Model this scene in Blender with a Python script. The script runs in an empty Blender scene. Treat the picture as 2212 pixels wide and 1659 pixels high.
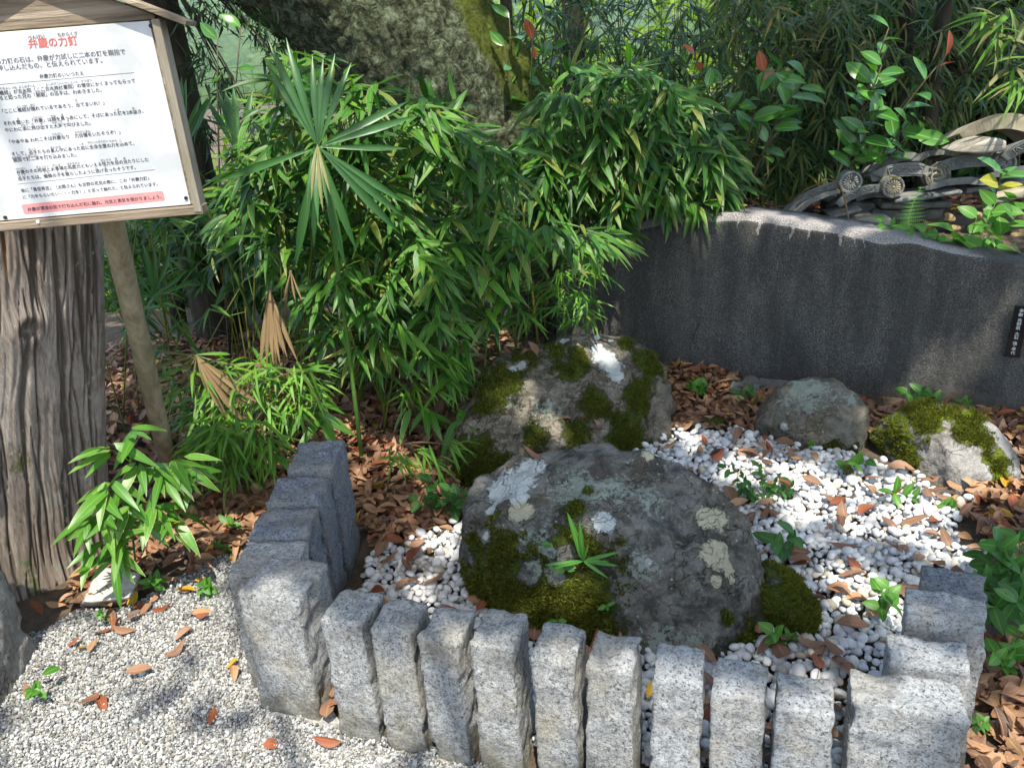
import bpy, bmesh, math, random
import numpy as np
from mathutils import Vector, Matrix, Quaternion
from mathutils.bvhtree import BVHTree

# ------------------------------------------------------------------ camera, world, sun, exposure
scene = bpy.context.scene
col = scene.collection
random.seed(7)
rng = np.random.default_rng(7)

IMW, IMH, FPX, CAMH = 2212.0, 1659.0, 1726.0, 1.5      # picture frame used for measuring
PITCH, ROLL = math.radians(22.5), math.radians(4.0)
_F = np.array([0, math.cos(PITCH), -math.sin(PITCH)])
_R0 = np.array([1.0, 0, 0]); _U0 = np.cross(_R0, _F)
_R = math.cos(ROLL)*_R0 - math.sin(ROLL)*_U0
_U = math.sin(ROLL)*_R0 + math.cos(ROLL)*_U0
CAM = np.array([0, 0, CAMH])

cam_data = bpy.data.cameras.new('camera')
cam = bpy.data.objects.new('camera', cam_data); col.objects.link(cam)
cam_data.sensor_fit = 'HORIZONTAL'; cam_data.sensor_width = 36.0
cam_data.lens = 36.0*FPX/IMW
cam_data.clip_start = 0.02; cam_data.clip_end = 3000
cam.matrix_world = Matrix(((_R[0], _U[0], -_F[0], 0), (_R[1], _U[1], -_F[1], 0), (_R[2], _U[2], -_F[2], CAMH), (0, 0, 0, 1)))
scene.camera = cam

SUN = np.array([0.06, -0.64, 1.30]); SUN /= np.linalg.norm(SUN)
world = bpy.data.worlds.new('World'); scene.world = world; world.use_nodes = True
wt = world.node_tree
bgn = wt.nodes.get('Background') or wt.nodes.new('ShaderNodeBackground')
wo = wt.nodes.get('World Output') or wt.nodes.new('ShaderNodeOutputWorld')
wt.links.new(bgn.outputs[0], wo.inputs[0])
sky = wt.nodes.new('ShaderNodeTexSky'); sky.sky_type = 'NISHITA'; sky.sun_disc = False; sky.dust_density = 2.0; sky.ozone_density = .6
sky.sun_elevation = math.asin(SUN[2]); sky.sun_rotation = math.atan2(SUN[0], SUN[1])
wt.links.new(sky.outputs[0], bgn.inputs[0]); bgn.inputs[1].default_value = 0.15
sl = bpy.data.lights.new('sun', 'SUN'); sl.energy = 2.8; sl.angle = math.radians(0.53); sl.color = (1.0, 0.95, 0.87)
so = bpy.data.objects.new('sun', sl); col.objects.link(so); so.location = (-4, -5, 13)
so.rotation_euler = Vector(tuple(-SUN)).to_track_quat('-Z', 'Y').to_euler()
vs = scene.view_settings
vs.view_transform = 'Standard'; vs.look = 'None'; vs.gamma = 1.0; vs.use_curve_mapping = False
vs.exposure = 1.68
vs.use_white_balance = True; vs.white_balance_temperature = 6750; vs.white_balance_tint = 5
scene.cycles.use_denoising = True
scene.cycles.max_bounces = 8; scene.cycles.diffuse_bounces = 4; scene.cycles.glossy_bounces = 2
scene.cycles.transmission_bounces = 4; scene.cycles.transparent_max_bounces = 4
scene.cycles.caustics_reflective = False; scene.cycles.caustics_refractive = False
scene.cycles.sample_clamp_indirect = 6.0

# ------------------------------------------------------------------ measuring: a pixel gives a direction, ground / depth gives the place
def ray(px, py):
    return _F + _R*((px-IMW/2)/FPX) - _U*((py-IMH/2)/FPX)
def G(px, py, z=0.0):
    d = ray(px, py); return CAM + d*((z-CAMH)/d[2])
def PY(px, py, Y):
    d = ray(px, py); return CAM + d*(Y/d[1])
def pix(P):
    v = np.asarray(P, float) - CAM
    w = v @ _F
    return IMW/2 + FPX*(v @ _R)/w, IMH/2 - FPX*(v @ _U)/w
def plane_hit(px, py, p0, n):
    d = ray(px, py); return CAM + d*(((p0-CAM) @ n)/(d @ n))

# ------------------------------------------------------------------ noise
def _hash(ix, iy, iz, seed):
    h = (ix.astype(np.int64)*374761393 + iy.astype(np.int64)*668265263 + iz.astype(np.int64)*2147483647 + seed*974711) & 0xffffffff
    h = ((h ^ (h >> 13))*1274126177) & 0xffffffff
    h = (h ^ (h >> 16)) & 0xffffffff
    return h.astype(np.float64)/2147483647.5 - 1.0
def vnoise(p, seed=0):
    p = np.asarray(p, float); i = np.floor(p).astype(np.int64); f = p-i; f = f*f*f*(f*(f*6-15)+10)
    r = 0
    for dx in (0, 1):
        wx = f[:, 0] if dx else 1-f[:, 0]
        for dy in (0, 1):
            wy = f[:, 1] if dy else 1-f[:, 1]
            for dz in (0, 1):
                wz = f[:, 2] if dz else 1-f[:, 2]
                r = r + wx*wy*wz*_hash(i[:, 0]+dx, i[:, 1]+dy, i[:, 2]+dz, seed)
    return r
def fbm(p, octv=4, seed=0, gain=.5, lac=2.03):
    p = np.asarray(p, float); r = 0; a = 1.0; t = 0
    for k in range(octv):
        r = r + a*vnoise(p, seed+k*17); t += a; a *= gain; p = p*lac+3.7
    return r/t
def ss(a, b, x):
    t = np.clip((np.asarray(x, float)-a)/(b-a), 0, 1); return t*t*(3-2*t)

# ------------------------------------------------------------------ mesh helpers
def mesh(name, V, F, mat=None, smooth=True, uv=None, rnd=None, attrs=None):
    V = np.ascontiguousarray(V, dtype=np.float32); F = np.ascontiguousarray(F, dtype=np.int32)
    me = bpy.data.meshes.new(name); k = F.shape[1]
    me.vertices.add(len(V)); me.vertices.foreach_set('co', V.ravel())
    me.loops.add(F.size); me.loops.foreach_set('vertex_index', F.ravel())
    me.polygons.add(len(F)); me.polygons.foreach_set('loop_start', np.arange(0, F.size, k, dtype=np.int32))
    me.polygons.foreach_set('use_smooth', np.full(len(F), smooth))
    me.update(calc_edges=True)
    if uv is not None:
        l = me.uv_layers.new(name='UVMap'); l.data.foreach_set('uv', np.ascontiguousarray(np.asarray(uv, np.float32)[F.ravel()]).ravel())
    at = dict(attrs or {})
    if rnd is not None: at['rnd'] = rnd
    for n, a in at.items():
        t = me.attributes.new(n, 'FLOAT', 'POINT'); t.data.foreach_set('value', np.ascontiguousarray(a, dtype=np.float32))
    if mat is not None: me.materials.append(mat)
    return me
def obj(name, me, parent=None, loc=None, kind=None, label=None):
    o = bpy.data.objects.new(name, me); col.objects.link(o)
    if parent is not None: o.parent = parent
    if loc is not None: o.location = tuple(loc)
    if kind: o['kind'] = kind
    if label: o['label'] = label
    return o
def tag(o, label, cat, group=None):
    o['label'] = label; o['category'] = cat
    if group: o['group'] = group
    return o
def thing(name, label, cat, loc=(0, 0, 0), group=None):
    o = bpy.data.objects.new(name, None); col.objects.link(o); o.location = tuple(loc)
    o.empty_display_size = .05
    return tag(o, label, cat, group)
def struct(name, me):
    o = obj(name, me); o['kind'] = 'structure'; return o
def quad2tri(F):
    F = np.asarray(F); return np.vstack([F[:, [0, 1, 2]], F[:, [0, 2, 3]]])
def tube(pts, radii, n=8, caps=True, twist=0.0):
    pts = np.asarray(pts, float); m = len(pts); radii = np.broadcast_to(radii, (m,))
    V = []; t0 = None; nrm = None
    for i in range(m):
        t = pts[min(i+1, m-1)]-pts[max(i-1, 0)]; t /= (np.linalg.norm(t)+1e-9)
        if nrm is None:
            a = np.array([0, 0, 1.0]) if abs(t[2]) < .9 else np.array([1.0, 0, 0])
            nrm = np.cross(t, a)
        nrm = nrm-t*(nrm @ t); nrm /= np.linalg.norm(nrm)+1e-9
        b = np.cross(t, nrm)
        an = np.arange(n)*2*math.pi/n
        V.append(pts[i]+radii[i]*(np.cos(an)[:, None]*nrm+np.sin(an)[:, None]*b))
    V = np.vstack(V); F = []
    for i in range(m-1):
        for j in range(n):
            F.append((i*n+j, i*n+(j+1) % n, (i+1)*n+(j+1) % n, (i+1)*n+j))
    F = quad2tri(F)
    if caps:
        c0 = len(V); V = np.vstack([V, pts[0], pts[-1]])
        j = np.arange(n); k = (j+1) % n
        F = np.vstack([F, np.c_[k, j, np.full(n, c0)], np.c_[(m-1)*n+j, (m-1)*n+k, np.full(n, c0+1)]])
    return V, F
def join(parts):
    Vs, Fs, o = [], [], 0
    for V, F in parts:
        Vs.append(np.asarray(V)); Fs.append(np.asarray(F)+o); o += len(V)
    return np.vstack(Vs), np.vstack(Fs)
def box(cx, cy, cz, sx, sy, sz):
    s = np.array([[-1, -1, -1], [1, -1, -1], [1, 1, -1], [-1, 1, -1], [-1, -1, 1], [1, -1, 1], [1, 1, 1], [-1, 1, 1]])*.5
    V = s*np.array([sx, sy, sz])+np.array([cx, cy, cz])
    F = quad2tri([(0, 3, 2, 1), (4, 5, 6, 7), (0, 1, 5, 4), (1, 2, 6, 5), (2, 3, 7, 6), (3, 0, 4, 7)])
    return V, F
def bevel_mesh(name, V, F, mat, width=.003, seg=2):
    bm = bmesh.new(); vs_ = [bm.verts.new(tuple(v)) for v in V]
    for f in F: bm.faces.new([vs_[i] for i in f])
    bmesh.ops.recalc_face_normals(bm, faces=bm.faces[:])
    bmesh.ops.dissolve_limit(bm, angle_limit=.02, verts=bm.verts[:], edges=bm.edges[:])
    bmesh.ops.bevel(bm, geom=bm.edges[:], offset=width, segments=seg, affect='EDGES', profile=.5, clamp_overlap=True)
    me = bpy.data.meshes.new(name); bm.to_mesh(me); bm.free(); me.materials.append(mat)
    return me
class Merge:                                            # many small alike pieces gathered into one mesh
    def __init__(s): s.V, s.F, s.U, s.R, s.o = [], [], [], [], 0
    def add(s, tm, R, t, rnd):                           # tm=(V,F,UV); R (n,3,3) incl. scale; t (n,3); rnd (n,)
        V, F, U = tm; R = np.asarray(R).reshape(-1, 3, 3); t = np.asarray(t).reshape(-1, 3); n = len(t)
        W = np.einsum('nij,vj->nvi', R, V)+t[:, None, :]
        s.V.append(W.reshape(-1, 3)); s.F.append((F[None]+(np.arange(n)*len(V))[:, None, None]+s.o).reshape(-1, 3))
        s.U.append(np.tile(U, (n, 1))); s.R.append(np.repeat(np.broadcast_to(rnd, (n,)), len(V))); s.o += n*len(V)
    def mesh(s, name, mat, smooth=True):
        return mesh(name, np.vstack(s.V), np.vstack(s.F), mat, smooth, np.vstack(s.U), np.concatenate(s.R))
def frame(d, up):                                       # rows of directions -> rotation matrices, x along d, z near up
    d = np.atleast_2d(d).astype(float); up = np.broadcast_to(np.atleast_2d(up).astype(float), d.shape)
    x = d/np.linalg.norm(d, axis=1, keepdims=True)
    z = up-x*np.sum(up*x, axis=1, keepdims=True); z /= np.linalg.norm(z, axis=1, keepdims=True)+1e-9
    y = np.cross(z, x)
    return np.stack([x, y, z], axis=2)
def leaf(profile, width, fold=.25, droop=.2, curl=0.0, nseg=6, wave=0.0, twist=0.0):
    """unit-length leaf along +x; profile(t)->0..1 half width; returns V,F,UV"""
    V, U = [], []
    for i in range(nseg+1):
        t = i/nseg; w = max(profile(t), .015)*width*.5
        z = -droop*t*t + wave*math.sin(t*9); a = twist*t
        for s in (-1, 0, 1):
            yy = s*w; zz = abs(s)*w*fold + curl*(w*s)**2/(width+1e-6)*4
            V.append((t*(1-.25*abs(droop)*t), yy*math.cos(a)-zz*math.sin(a), z+yy*math.sin(a)+zz*math.cos(a))); U.append((t, .5+.5*s))
    F = []
    for i in range(nseg):
        for k in (0, 1):
            a = i*3+k; F += [(a, a+3, a+4), (a, a+4, a+1)]
    return np.array(V), np.array(F), np.array(U)
def place_mat(R, t, base=(0, 0, 0)):
    M = Matrix(((R[0][0], R[0][1], R[0][2], t[0]-base[0]), (R[1][0], R[1][1], R[1][2], t[1]-base[1]), (R[2][0], R[2][1], R[2][2], t[2]-base[2]), (0, 0, 0, 1)))
    return M
lance = lambda t: (math.sin(math.pi*min(1, t**.62))**.85)*(1 if t < .6 else 1-.12*(t-.6))   # bamboo blade
ellip = lambda t: math.sin(math.pi*t**.9)**.8
ovate = lambda t: math.sin(math.pi*t**.6)**.75
def unit(v):
    v = np.asarray(v, float); return v/(np.linalg.norm(v)+1e-12)

# ------------------------------------------------------------------ materials
class NT:
    def __init__(s, name):
        s.m = bpy.data.materials.new(name); s.m.use_nodes = True; s.t = s.m.node_tree
        for n in list(s.t.nodes): s.t.nodes.remove(n)
        s.out = s.t.nodes.new('ShaderNodeOutputMaterial')
    def n(s, typ, ins=None, out=0, **props):
        nd = s.t.nodes.new('ShaderNode'+typ)
        for k, v in props.items(): setattr(nd, k, v)
        for k, v in (ins or {}).items():
            sk = nd.inputs[k]
            if isinstance(v, bpy.types.NodeSocket): s.t.links.new(v, sk)
            else: sk.default_value = v
        return nd.outputs[out] if out is not None else nd
    def ramp(s, fac, stops, interp='LINEAR'):
        nd = s.t.nodes.new('ShaderNodeValToRGB'); nd.color_ramp.interpolation = interp
        el = nd.color_ramp.elements
        while len(el) < len(stops): el.new(.5)
        for e, (p, c) in zip(el, stops):
            e.position = p; e.color = (c[0], c[1], c[2], 1) if hasattr(c, '__len__') else (c, c, c, 1)
        s.t.links.new(fac, nd.inputs[0]); return nd.outputs[0]
    def mix(s, fac, a, b, bt='MIX'):
        nd = s.t.nodes.new('ShaderNodeMix'); nd.data_type = 'RGBA'; nd.blend_type = bt
        for i, v in ((0, fac), (6, a), (7, b)):
            if isinstance(v, bpy.types.NodeSocket): s.t.links.new(v, nd.inputs[i])
            elif i == 0: nd.inputs[0].default_value = v
            else: nd.inputs[i].default_value = (*v, 1) if len(v) == 3 else v
        return nd.outputs[2]
    def math(s, op, a, b=0.0, c=0.0):
        nd = s.t.nodes.new('ShaderNodeMath'); nd.operation = op
        for i, v in enumerate((a, b, c)):
            if isinstance(v, bpy.types.NodeSocket): s.t.links.new(v, nd.inputs[i])
            else: nd.inputs[i].default_value = v
        return nd.outputs[0]
    def coords(s, scale=(1, 1, 1), vary=True):
        c = s.n('TexCoord', out=3)
        if vary:
            r = s.n('ObjectInfo', out='Random' if False else 5)
            c = s.n('VectorMath', {0: c, 1: s.n('CombineXYZ', {0: s.math('MULTIPLY', r, 37.0), 1: s.math('MULTIPLY', r, 91.0), 2: s.math('MULTIPLY', r, 53.0)})}, operation='ADD')
        return s.n('Mapping', {0: c, 3: scale})
    def noise(s, co, scale, detail=4, rough=.55, dist=0.0):
        return s.n('TexNoise', {'Vector': co, 'Scale': scale, 'Detail': detail, 'Roughness': rough, 'Distortion': dist})
    def attr(s, name): return s.n('Attribute', out=2, attribute_name=name)
    def bump(s, h, strength=.5, dist=.01, normal=None):
        d = {'Height': h, 'Strength': strength, 'Distance': dist}
        if normal is not None: d['Normal'] = normal
        return s.n('Bump', d)
    def done(s, color, rough=.8, normal=None, spec=.3, extra=None, trans=0.0, trans_col=None, metallic=0.0):
        p = s.n('BsdfPrincipled', out=None)
        def st(k, v):
            if isinstance(v, bpy.types.NodeSocket): s.t.links.new(v, p.inputs[k])
            else: p.inputs[k].default_value = (*v, 1) if hasattr(v, '__len__') and len(v) == 3 else v
        st('Base Color', color); st('Roughness', rough); st('Specular IOR Level', spec); st('Metallic', metallic)
        if normal is not None: st('Normal', normal)
        o = p.outputs[0]
        if trans > 0:
            tb = s.n('BsdfTranslucent', {'Color': trans_col if trans_col is not None else color})
            mx = s.t.nodes.new('ShaderNodeMixShader'); mx.inputs[0].default_value = trans
            s.t.links.new(o, mx.inputs[1]); s.t.links.new(tb, mx.inputs[2]); o = mx.outputs[0]
        s.t.links.new(o, s.out.inputs[0]); return s.m
    def var(s):                                          # one random number for each piece, single or merged
        r = s.n('ObjectInfo', out=5)
        return s.math('FRACT', s.math('ADD', r, s.attr('rnd')))

def leaf_mat(name, c0, c1, rough=.42, trans=.3, rib=.25, edge=None, spec=.4, stripes=0, bright=1.6, c2=None, eshift=0.0):
    t = NT(name); v = t.var()
    stops = [(0, c0), (1, c1)] if c2 is None else [(0, c0), (.84, c1), (.9, c2), (1, c2)]
    c = t.ramp(v, stops)
    uv = t.n('TexCoord', out=2); sx = t.n('SeparateXYZ', {0: uv}, out=None)
    co = t.coords((1, 1, 1))
    nz = t.noise(co, 25, 3)
    c = t.mix(.35, c, t.mix(nz, (.25, .25, .25), (1.0, 1.0, 1.0)), 'MULTIPLY')
    d = t.math('ABSOLUTE', t.math('SUBTRACT', sx.outputs[1], .5))
    if rib:
        rm = t.ramp(d, [(0, 1), (.035, 1), (.06, 0)])
        c = t.mix(t.math('MULTIPLY', rm, rib), c, (c1[0]*2.2+.03, c1[1]*1.7+.03, c1[2]*2+.01))
    if stripes:
        w = t.math('SINE', t.math('MULTIPLY', sx.outputs[1], stripes*6.283))
        c = t.mix(t.math('MULTIPLY_ADD', w, .14, .14), c, (c1[0]*1.9, c1[1]*1.7, c1[2]*1.9))
    if edge is not None:
        e = t.math('ADD', d, t.math('MULTIPLY', t.math('SUBTRACT', nz, .5), .18))
        e2 = t.math('ADD', e, t.math('MULTIPLY', t.ramp(sx.outputs[0], [(.75, 0), (1, 1)]), .12))
        e3 = t.math('ADD', e2, t.math('MULTIPLY', t.math('SUBTRACT', v, .6-eshift*10), .1))
        c = t.mix(t.ramp(e3, [(.43, 0), (.47, 1)]), c, edge)
    tc = t.mix(1.0, c, (bright*1.05, bright*1.1, bright*.55), 'MULTIPLY')
    b = t.bump(t.math('SINE', t.math('MULTIPLY', sx.outputs[1], 70.0)), .08, .002)
    return t.done(c, rough, b, spec, trans=trans, trans_col=tc)

M = {}
M['bamboo'] = leaf_mat('bamboo_leaf_green', (.026, .110, .011), (.080, .255, .028), rough=.45, trans=.30, edge=(.30, .25, .10), spec=.45, c2=(.16, .22, .03))
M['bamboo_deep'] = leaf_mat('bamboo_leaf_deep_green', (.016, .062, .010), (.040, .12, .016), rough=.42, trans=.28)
M['bamboo_lime'] = leaf_mat('dwarf_bamboo_leaf_lime', (.080, .21, .018), (.155, .33, .035), rough=.5, trans=.35)
M['bamboo_olive'] = leaf_mat('thin_bamboo_leaf_olive', (.055, .085, .010), (.105, .145, .022), rough=.5, trans=.3, c2=(.20, .17, .04))
M['sasa'] = leaf_mat('broad_bamboo_leaf', (.060, .18, .020), (.11, .28, .035), rough=.36, trans=.3, edge=(.50, .43, .20), spec=.5, eshift=-.045)
M['palm'] = leaf_mat('palm_blade', (.024, .085, .024), (.050, .150, .038), rough=.36, trans=.2, rib=0, stripes=5, spec=.5)
M['palm_dry'] = leaf_mat('withered_palm_blade', (.16, .10, .055), (.27, .19, .085), rough=.7, trans=.2, rib=.2, stripes=4, bright=1.0)
M['palm_pale'] = leaf_mat('fading_palm_blade', (.12, .155, .045), (.22, .20, .075), rough=.6, trans=.25, rib=.2, stripes=4, bright=1.2)
M['broad'] = leaf_mat('glossy_shrub_leaf', (.040, .150, .022), (.10, .27, .040), rough=.28, trans=.22, rib=.5, spec=.6)
M['broad_red'] = leaf_mat('young_red_leaf', (.40, .10, .06), (.55, .17, .11), rough=.35, trans=.3, rib=.3, bright=1.2)
M['broad_yellow'] = leaf_mat('yellowing_leaf', (.30, .32, .03), (.42, .40, .04), rough=.4, trans=.3, rib=.3, bright=1.2)
M['weed'] = leaf_mat('weed_leaf', (.055, .18, .020), (.11, .28, .04), rough=.45, trans=.3, rib=.4)
M['weed_deep'] = leaf_mat('weed_leaf_deep', (.035, .12, .022), (.06, .18, .03), rough=.45, trans=.25, rib=.4)
M['fern'] = leaf_mat('fern_leaflet', (.06, .21, .03), (.10, .27, .045), rough=.5, trans=.3, rib=.4)
M['maple'] = leaf_mat('shade_tree_leaf', (.030, .09, .014), (.055, .14, .02), rough=.5, trans=.35)
M['needle'] = leaf_mat('conifer_spray', (.012, .040, .012), (.03, .075, .018), rough=.6, trans=.15, rib=0)
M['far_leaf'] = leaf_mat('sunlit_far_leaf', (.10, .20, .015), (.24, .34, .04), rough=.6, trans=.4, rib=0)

def dead_mat(name, c0, c1, c2):
    t = NT(name); v = t.var(); c = t.ramp(v, [(0, c0), (.35, c1), (.7, c2), (1, c1)])
    co = t.coords(); nz = t.noise(co, 40, 4)
    c = t.mix(.6, c, t.mix(nz, (.35, .3, .3), (1.25, 1.2, 1.15)), 'MULTIPLY')
    sx = t.n('SeparateXYZ', {0: t.n('TexCoord', out=2)}, out=None)
    d = t.math('ABSOLUTE', t.math('SUBTRACT', sx.outputs[1], .5))
    c = t.mix(t.math('MULTIPLY', t.ramp(d, [(0, 1), (.03, 1), (.06, 0)]), .4), c, (c1[0]*1.5, c1[1]*1.5, c1[2]*1.5))
    vein = t.math('SINE', t.math('MULTIPLY', t.math('ADD', sx.outputs[0], t.math('MULTIPLY', d, -.5)), 60.0))
    return t.done(c, .55, t.bump(vein, .15, .002), .35, trans=.08)
M['dead'] = dead_mat('fallen_leaf_brown', (.075, .042, .028), (.30, .175, .11), (.19, .09, .05))
M['dead_pale'] = dead_mat('fallen_leaf_tan', (.28, .17, .09), (.42, .25, .14), (.33, .17, .09))
M['dead_red'] = dead_mat('fallen_leaf_russet', (.17, .05, .025), (.29, .095, .045), (.22, .07, .032))
M['dead_yellow'] = dead_mat('fallen_leaf_yellow', (.42, .27, .02), (.5, .33, .03), (.45, .24, .02))

def granite(name, tint=(1, 1, 1), dark=.10, mid=.33, light=.57, warm=.0):
    t = NT(name); co = t.coords()
    n1 = t.noise(co, 230, 3, .75); n2 = t.noise(co, 110, 2, .6); n3 = t.noise(co, 9, 3); n4 = t.noise(t.coords((1, 1, .45)), 60, 4, .7, .8)
    f = t.math('ADD', t.math('MULTIPLY', n1, .6), t.math('MULTIPLY', n2, .4))
    c = t.ramp(f, [(.39, (dark*tint[0], dark*tint[1], dark*tint[2])), (.455, (mid*tint[0], mid*tint[1], mid*tint[2])), (.53, (light*.85*tint[0], light*.85*tint[1], light*.85*tint[2])), (.66, (light*tint[0], light*tint[1], light*tint[2]))])
    c = t.mix(t.ramp(n4, [(.3, .5), (.5, .1), (.7, 0)]), c, (.09, .085, .08))
    c = t.mix(t.math('MULTIPLY', t.ramp(n3, [(.45, 0), (.7, 1)]), .45), c, (.30+warm, .25+warm*.7, .16), 'MIX')
    oz = t.n('SeparateXYZ', {0: t.n('TexCoord', out=3)}, out=None).outputs[2]; st_ = t.math('ADD', t.math('MULTIPLY', oz, 4.5), t.math('MULTIPLY', t.math('SUBTRACT', t.noise(co, 14, 5, .65), .5), 1.3))
    c = t.mix(t.ramp(st_, [(.05, .75), (.45, 0)]), c, (.13, .115, .075)); c = t.mix(t.math('MULTIPLY', t.ramp(t.noise(t.coords((1, 1, .25)), 22, 4, .6), [(.52, 0), (.72, 1)]), .35), c, (.17, .165, .155))
    b = t.bump(t.noise(co, 38, 7, .75), 1.0, .022)
    b = t.bump(n1, .35, .003, b)
    return t.done(c, .82, b, .3)
M['granite'] = granite('rough_granite', warm=.03)
M['granite_blue'] = granite('blue_grey_granite', (.8, .87, 1.0), dark=.05, mid=.21, light=.40)
M['granite_white'] = granite('pale_granite', (1.0, 1.02, 1.06), mid=.39, light=.62)

def rock_mat(name, base0, base1, base2, moss0=(.022, .042, .006), moss1=(.13, .16, .018)):
    t = NT(name); co = t.coords()
    n1 = t.noise(co, 14, 8, .65); n2 = t.noise(co, 70, 4, .7); n3 = t.noise(co, 4, 3)
    c = t.ramp(t.math('ADD', t.math('MULTIPLY', n1, .65), t.math('MULTIPLY', n2, .35)), [(.33, base0), (.5, base1), (.68, base2)])
    c = t.mix(t.ramp(n3, [(.45, 0), (.65, .5)]), c, (.11, .085, .055))
    mot = t.noise(co, 11, 7, .75, .6); c = t.mix(t.ramp(mot, [(.47, 0), (.56, .55), (.75, .75)]), c, t.mix(n2, tuple(.55*b for b in base2), tuple(1.25*b+.03 for b in base2)))
    dco = t.n('VectorMath', {0: co, 1: t.n('TexNoise', {'Vector': co, 'Scale': 5.0, 'Detail': 4.0}, out=1)}, operation='ADD')
    ve = t.n('TexVoronoi', {'Vector': dco, 'Scale': 4.5}, out=0, feature='DISTANCE_TO_EDGE'); crk = t.math('MULTIPLY', t.ramp(ve, [(0, 1), (.02, 0)]), t.ramp(n3, [(.4, 0), (.55, 1)]))
    c = t.mix(t.math('MULTIPLY', crk, .4), c, (.012, .011, .009))
    vo = t.n('TexVoronoi', {'Vector': co, 'Scale': 38.0, 'Randomness': 1.0}, out=0)     # small crust spots
    c = t.mix(t.math('MULTIPLY', t.ramp(t.math('ADD', vo, t.math('MULTIPLY', n2, .12)), [(.17, 1), (.2, 0)]), t.ramp(n3, [(.42, 0), (.55, .8)])), c, (.36, .37, .32))
    ln = t.math('MULTIPLY', t.math('SUBTRACT', t.noise(co, 55, 7, .75), .5), 1.15)
    lw = t.ramp(t.math('ADD', t.attr('lichen'), ln), [(.42, 0), (.5, 1)])
    c = t.mix(lw, c, t.mix(t.noise(co, 120, 4), (.28, .30, .29), (.56, .58, .57)))
    lt = t.ramp(t.math('ADD', t.attr('crust'), ln), [(.42, 0), (.52, 1)])
    c = t.mix(lt, c, t.mix(t.noise(co, 150, 3), (.33, .30, .20), (.52, .48, .35)))
    lg = t.ramp(t.math('ADD', t.attr('pale'), t.math('MULTIPLY', ln, 2.2)), [(.45, 0), (.55, .75)])
    c = t.mix(lg, c, (.27, .31, .26))
    mo = t.math('ADD', t.attr('moss'), t.math('MULTIPLY', t.math('SUBTRACT', t.noise(co, 26, 7, .72), .5), 1.5))
    mm = t.ramp(mo, [(.45, 0), (.58, 1)])
    mc = t.ramp(t.noise(co, 130, 4, .7), [(.3, moss0), (.7, moss1)])
    c = t.mix(mm, c, mc)
    h = t.math('ADD', t.math('MULTIPLY', n1, 1.0), t.math('MULTIPLY', mm, t.math('MULTIPLY', t.noise(co, 180, 3), .8)))
    h = t.math('ADD', h, t.math('SUBTRACT', t.math('MULTIPLY', lw, .12), t.math('MULTIPLY', crk, .22)))
    b = t.bump(h, 1.0, .035); b = t.bump(n2, .6, .006, b)
    return t.done(c, .9, b, .2)
M['rock'] = rock_mat('mossy_rock', (.020, .020, .018), (.070, .068, .060), (.22, .215, .19))
M['rock_brown'] = rock_mat('mossy_brown_rock', (.025, .022, .017), (.10, .088, .068), (.26, .225, .18))
M['rock_grey'] = rock_mat('lichened_grey_rock', (.05, .047, .035), (.12, .11, .085), (.21, .20, .16))
M['rock_pale'] = rock_mat('pale_mossy_rock', (.12, .11, .10), (.24, .225, .21), (.38, .365, .35), moss0=(.05, .085, .006), moss1=(.27, .32, .015))

def simple(name, c0, c1, scale=30, rough=.8, bump=.3, dist=.004, spec=.3, stretch=(1, 1, 1), trans=0.0, detail=5):
    t = NT(name); co = t.coords(stretch); n = t.noise(co, scale, detail, .65)
    c = t.ramp(n, [(.3, c0), (.7, c1)])
    return t.done(c, rough, t.bump(n, bump, dist) if bump else None, spec, trans=trans)
def varied(name, stops, scale=120, rough=.75, bump=.3, spec=.3):
    t = NT(name); v = t.var(); c = t.ramp(v, stops); co = t.coords(); n = t.noise(co, scale, 4, .6)
    c = t.mix(.4, c, t.mix(n, (.55, .55, .57), (1.15, 1.15, 1.15)), 'MULTIPLY')
    return t.done(c, rough, t.bump(n, bump, .002), spec)
M['pebble'] = varied('white_pebble', [(0, (.36, .36, .37)), (.12, (.50, .50, .515)), (.5, (.61, .61, .62)), (.88, (.68, .67, .65)), (.93, (.50, .43, .33)), (1, (.40, .36, .31))], scale=60, rough=.6, bump=.15)
M['gravel'] = varied('crushed_gravel', [(0, (.09, .09, .095)), (.18, (.20, .20, .198)), (.40, (.34, .34, .335)), (.76, (.50, .50, .495)), (.84, (.30, .26, .21)), (.90, (.08, .08, .08)), (1, (.40, .39, .38))], scale=180, rough=.8)
M['moss'] = leaf_mat('moss_fibre', (.045, .058, .010), (.175, .185, .028), rough=.8, trans=.3, rib=0, spec=.1)
M['soil'] = simple('dark_soil', (.045, .032, .022), (.13, .095, .065), 22, .95, .6, .02)
M['sand'] = simple('fine_grey_grit', (.16, .15, .14), (.52, .50, .47), 160, .95, .8, .006)
M['twig'] = simple('dry_twig', (.10, .06, .035), (.22, .14, .08), 60, .85)
M['stem_green'] = simple('green_stem', (.05, .12, .02), (.10, .19, .03), 60, .6)
M['culm'] = simple('bamboo_culm', (.07, .085, .012), (.14, .14, .02), 30, .45, .1, .002, .4)
M['stem_brown'] = simple('brown_stem', (.06, .045, .03), (.14, .11, .075), 60, .8)
M['wire'] = simple('rusty_black_wire', (.012, .012, .011), (.03, .027, .024), 60, .6)
M['white_paint'] = simple('bright_steel', (.55, .55, .56), (.7, .7, .7), 60, .35, 0)
M['plaque'] = simple('black_polished_plate', (.008, .008, .010), (.014, .014, .016), 30, .18, 0, spec=.6)
M['white_ink'] = simple('white_lettering', (.7, .7, .7), (.75, .75, .75), 30, .6, 0)
M['ink'] = simple('dark_ink', (.035, .035, .06), (.045, .045, .075), 30, .55, 0)
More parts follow.
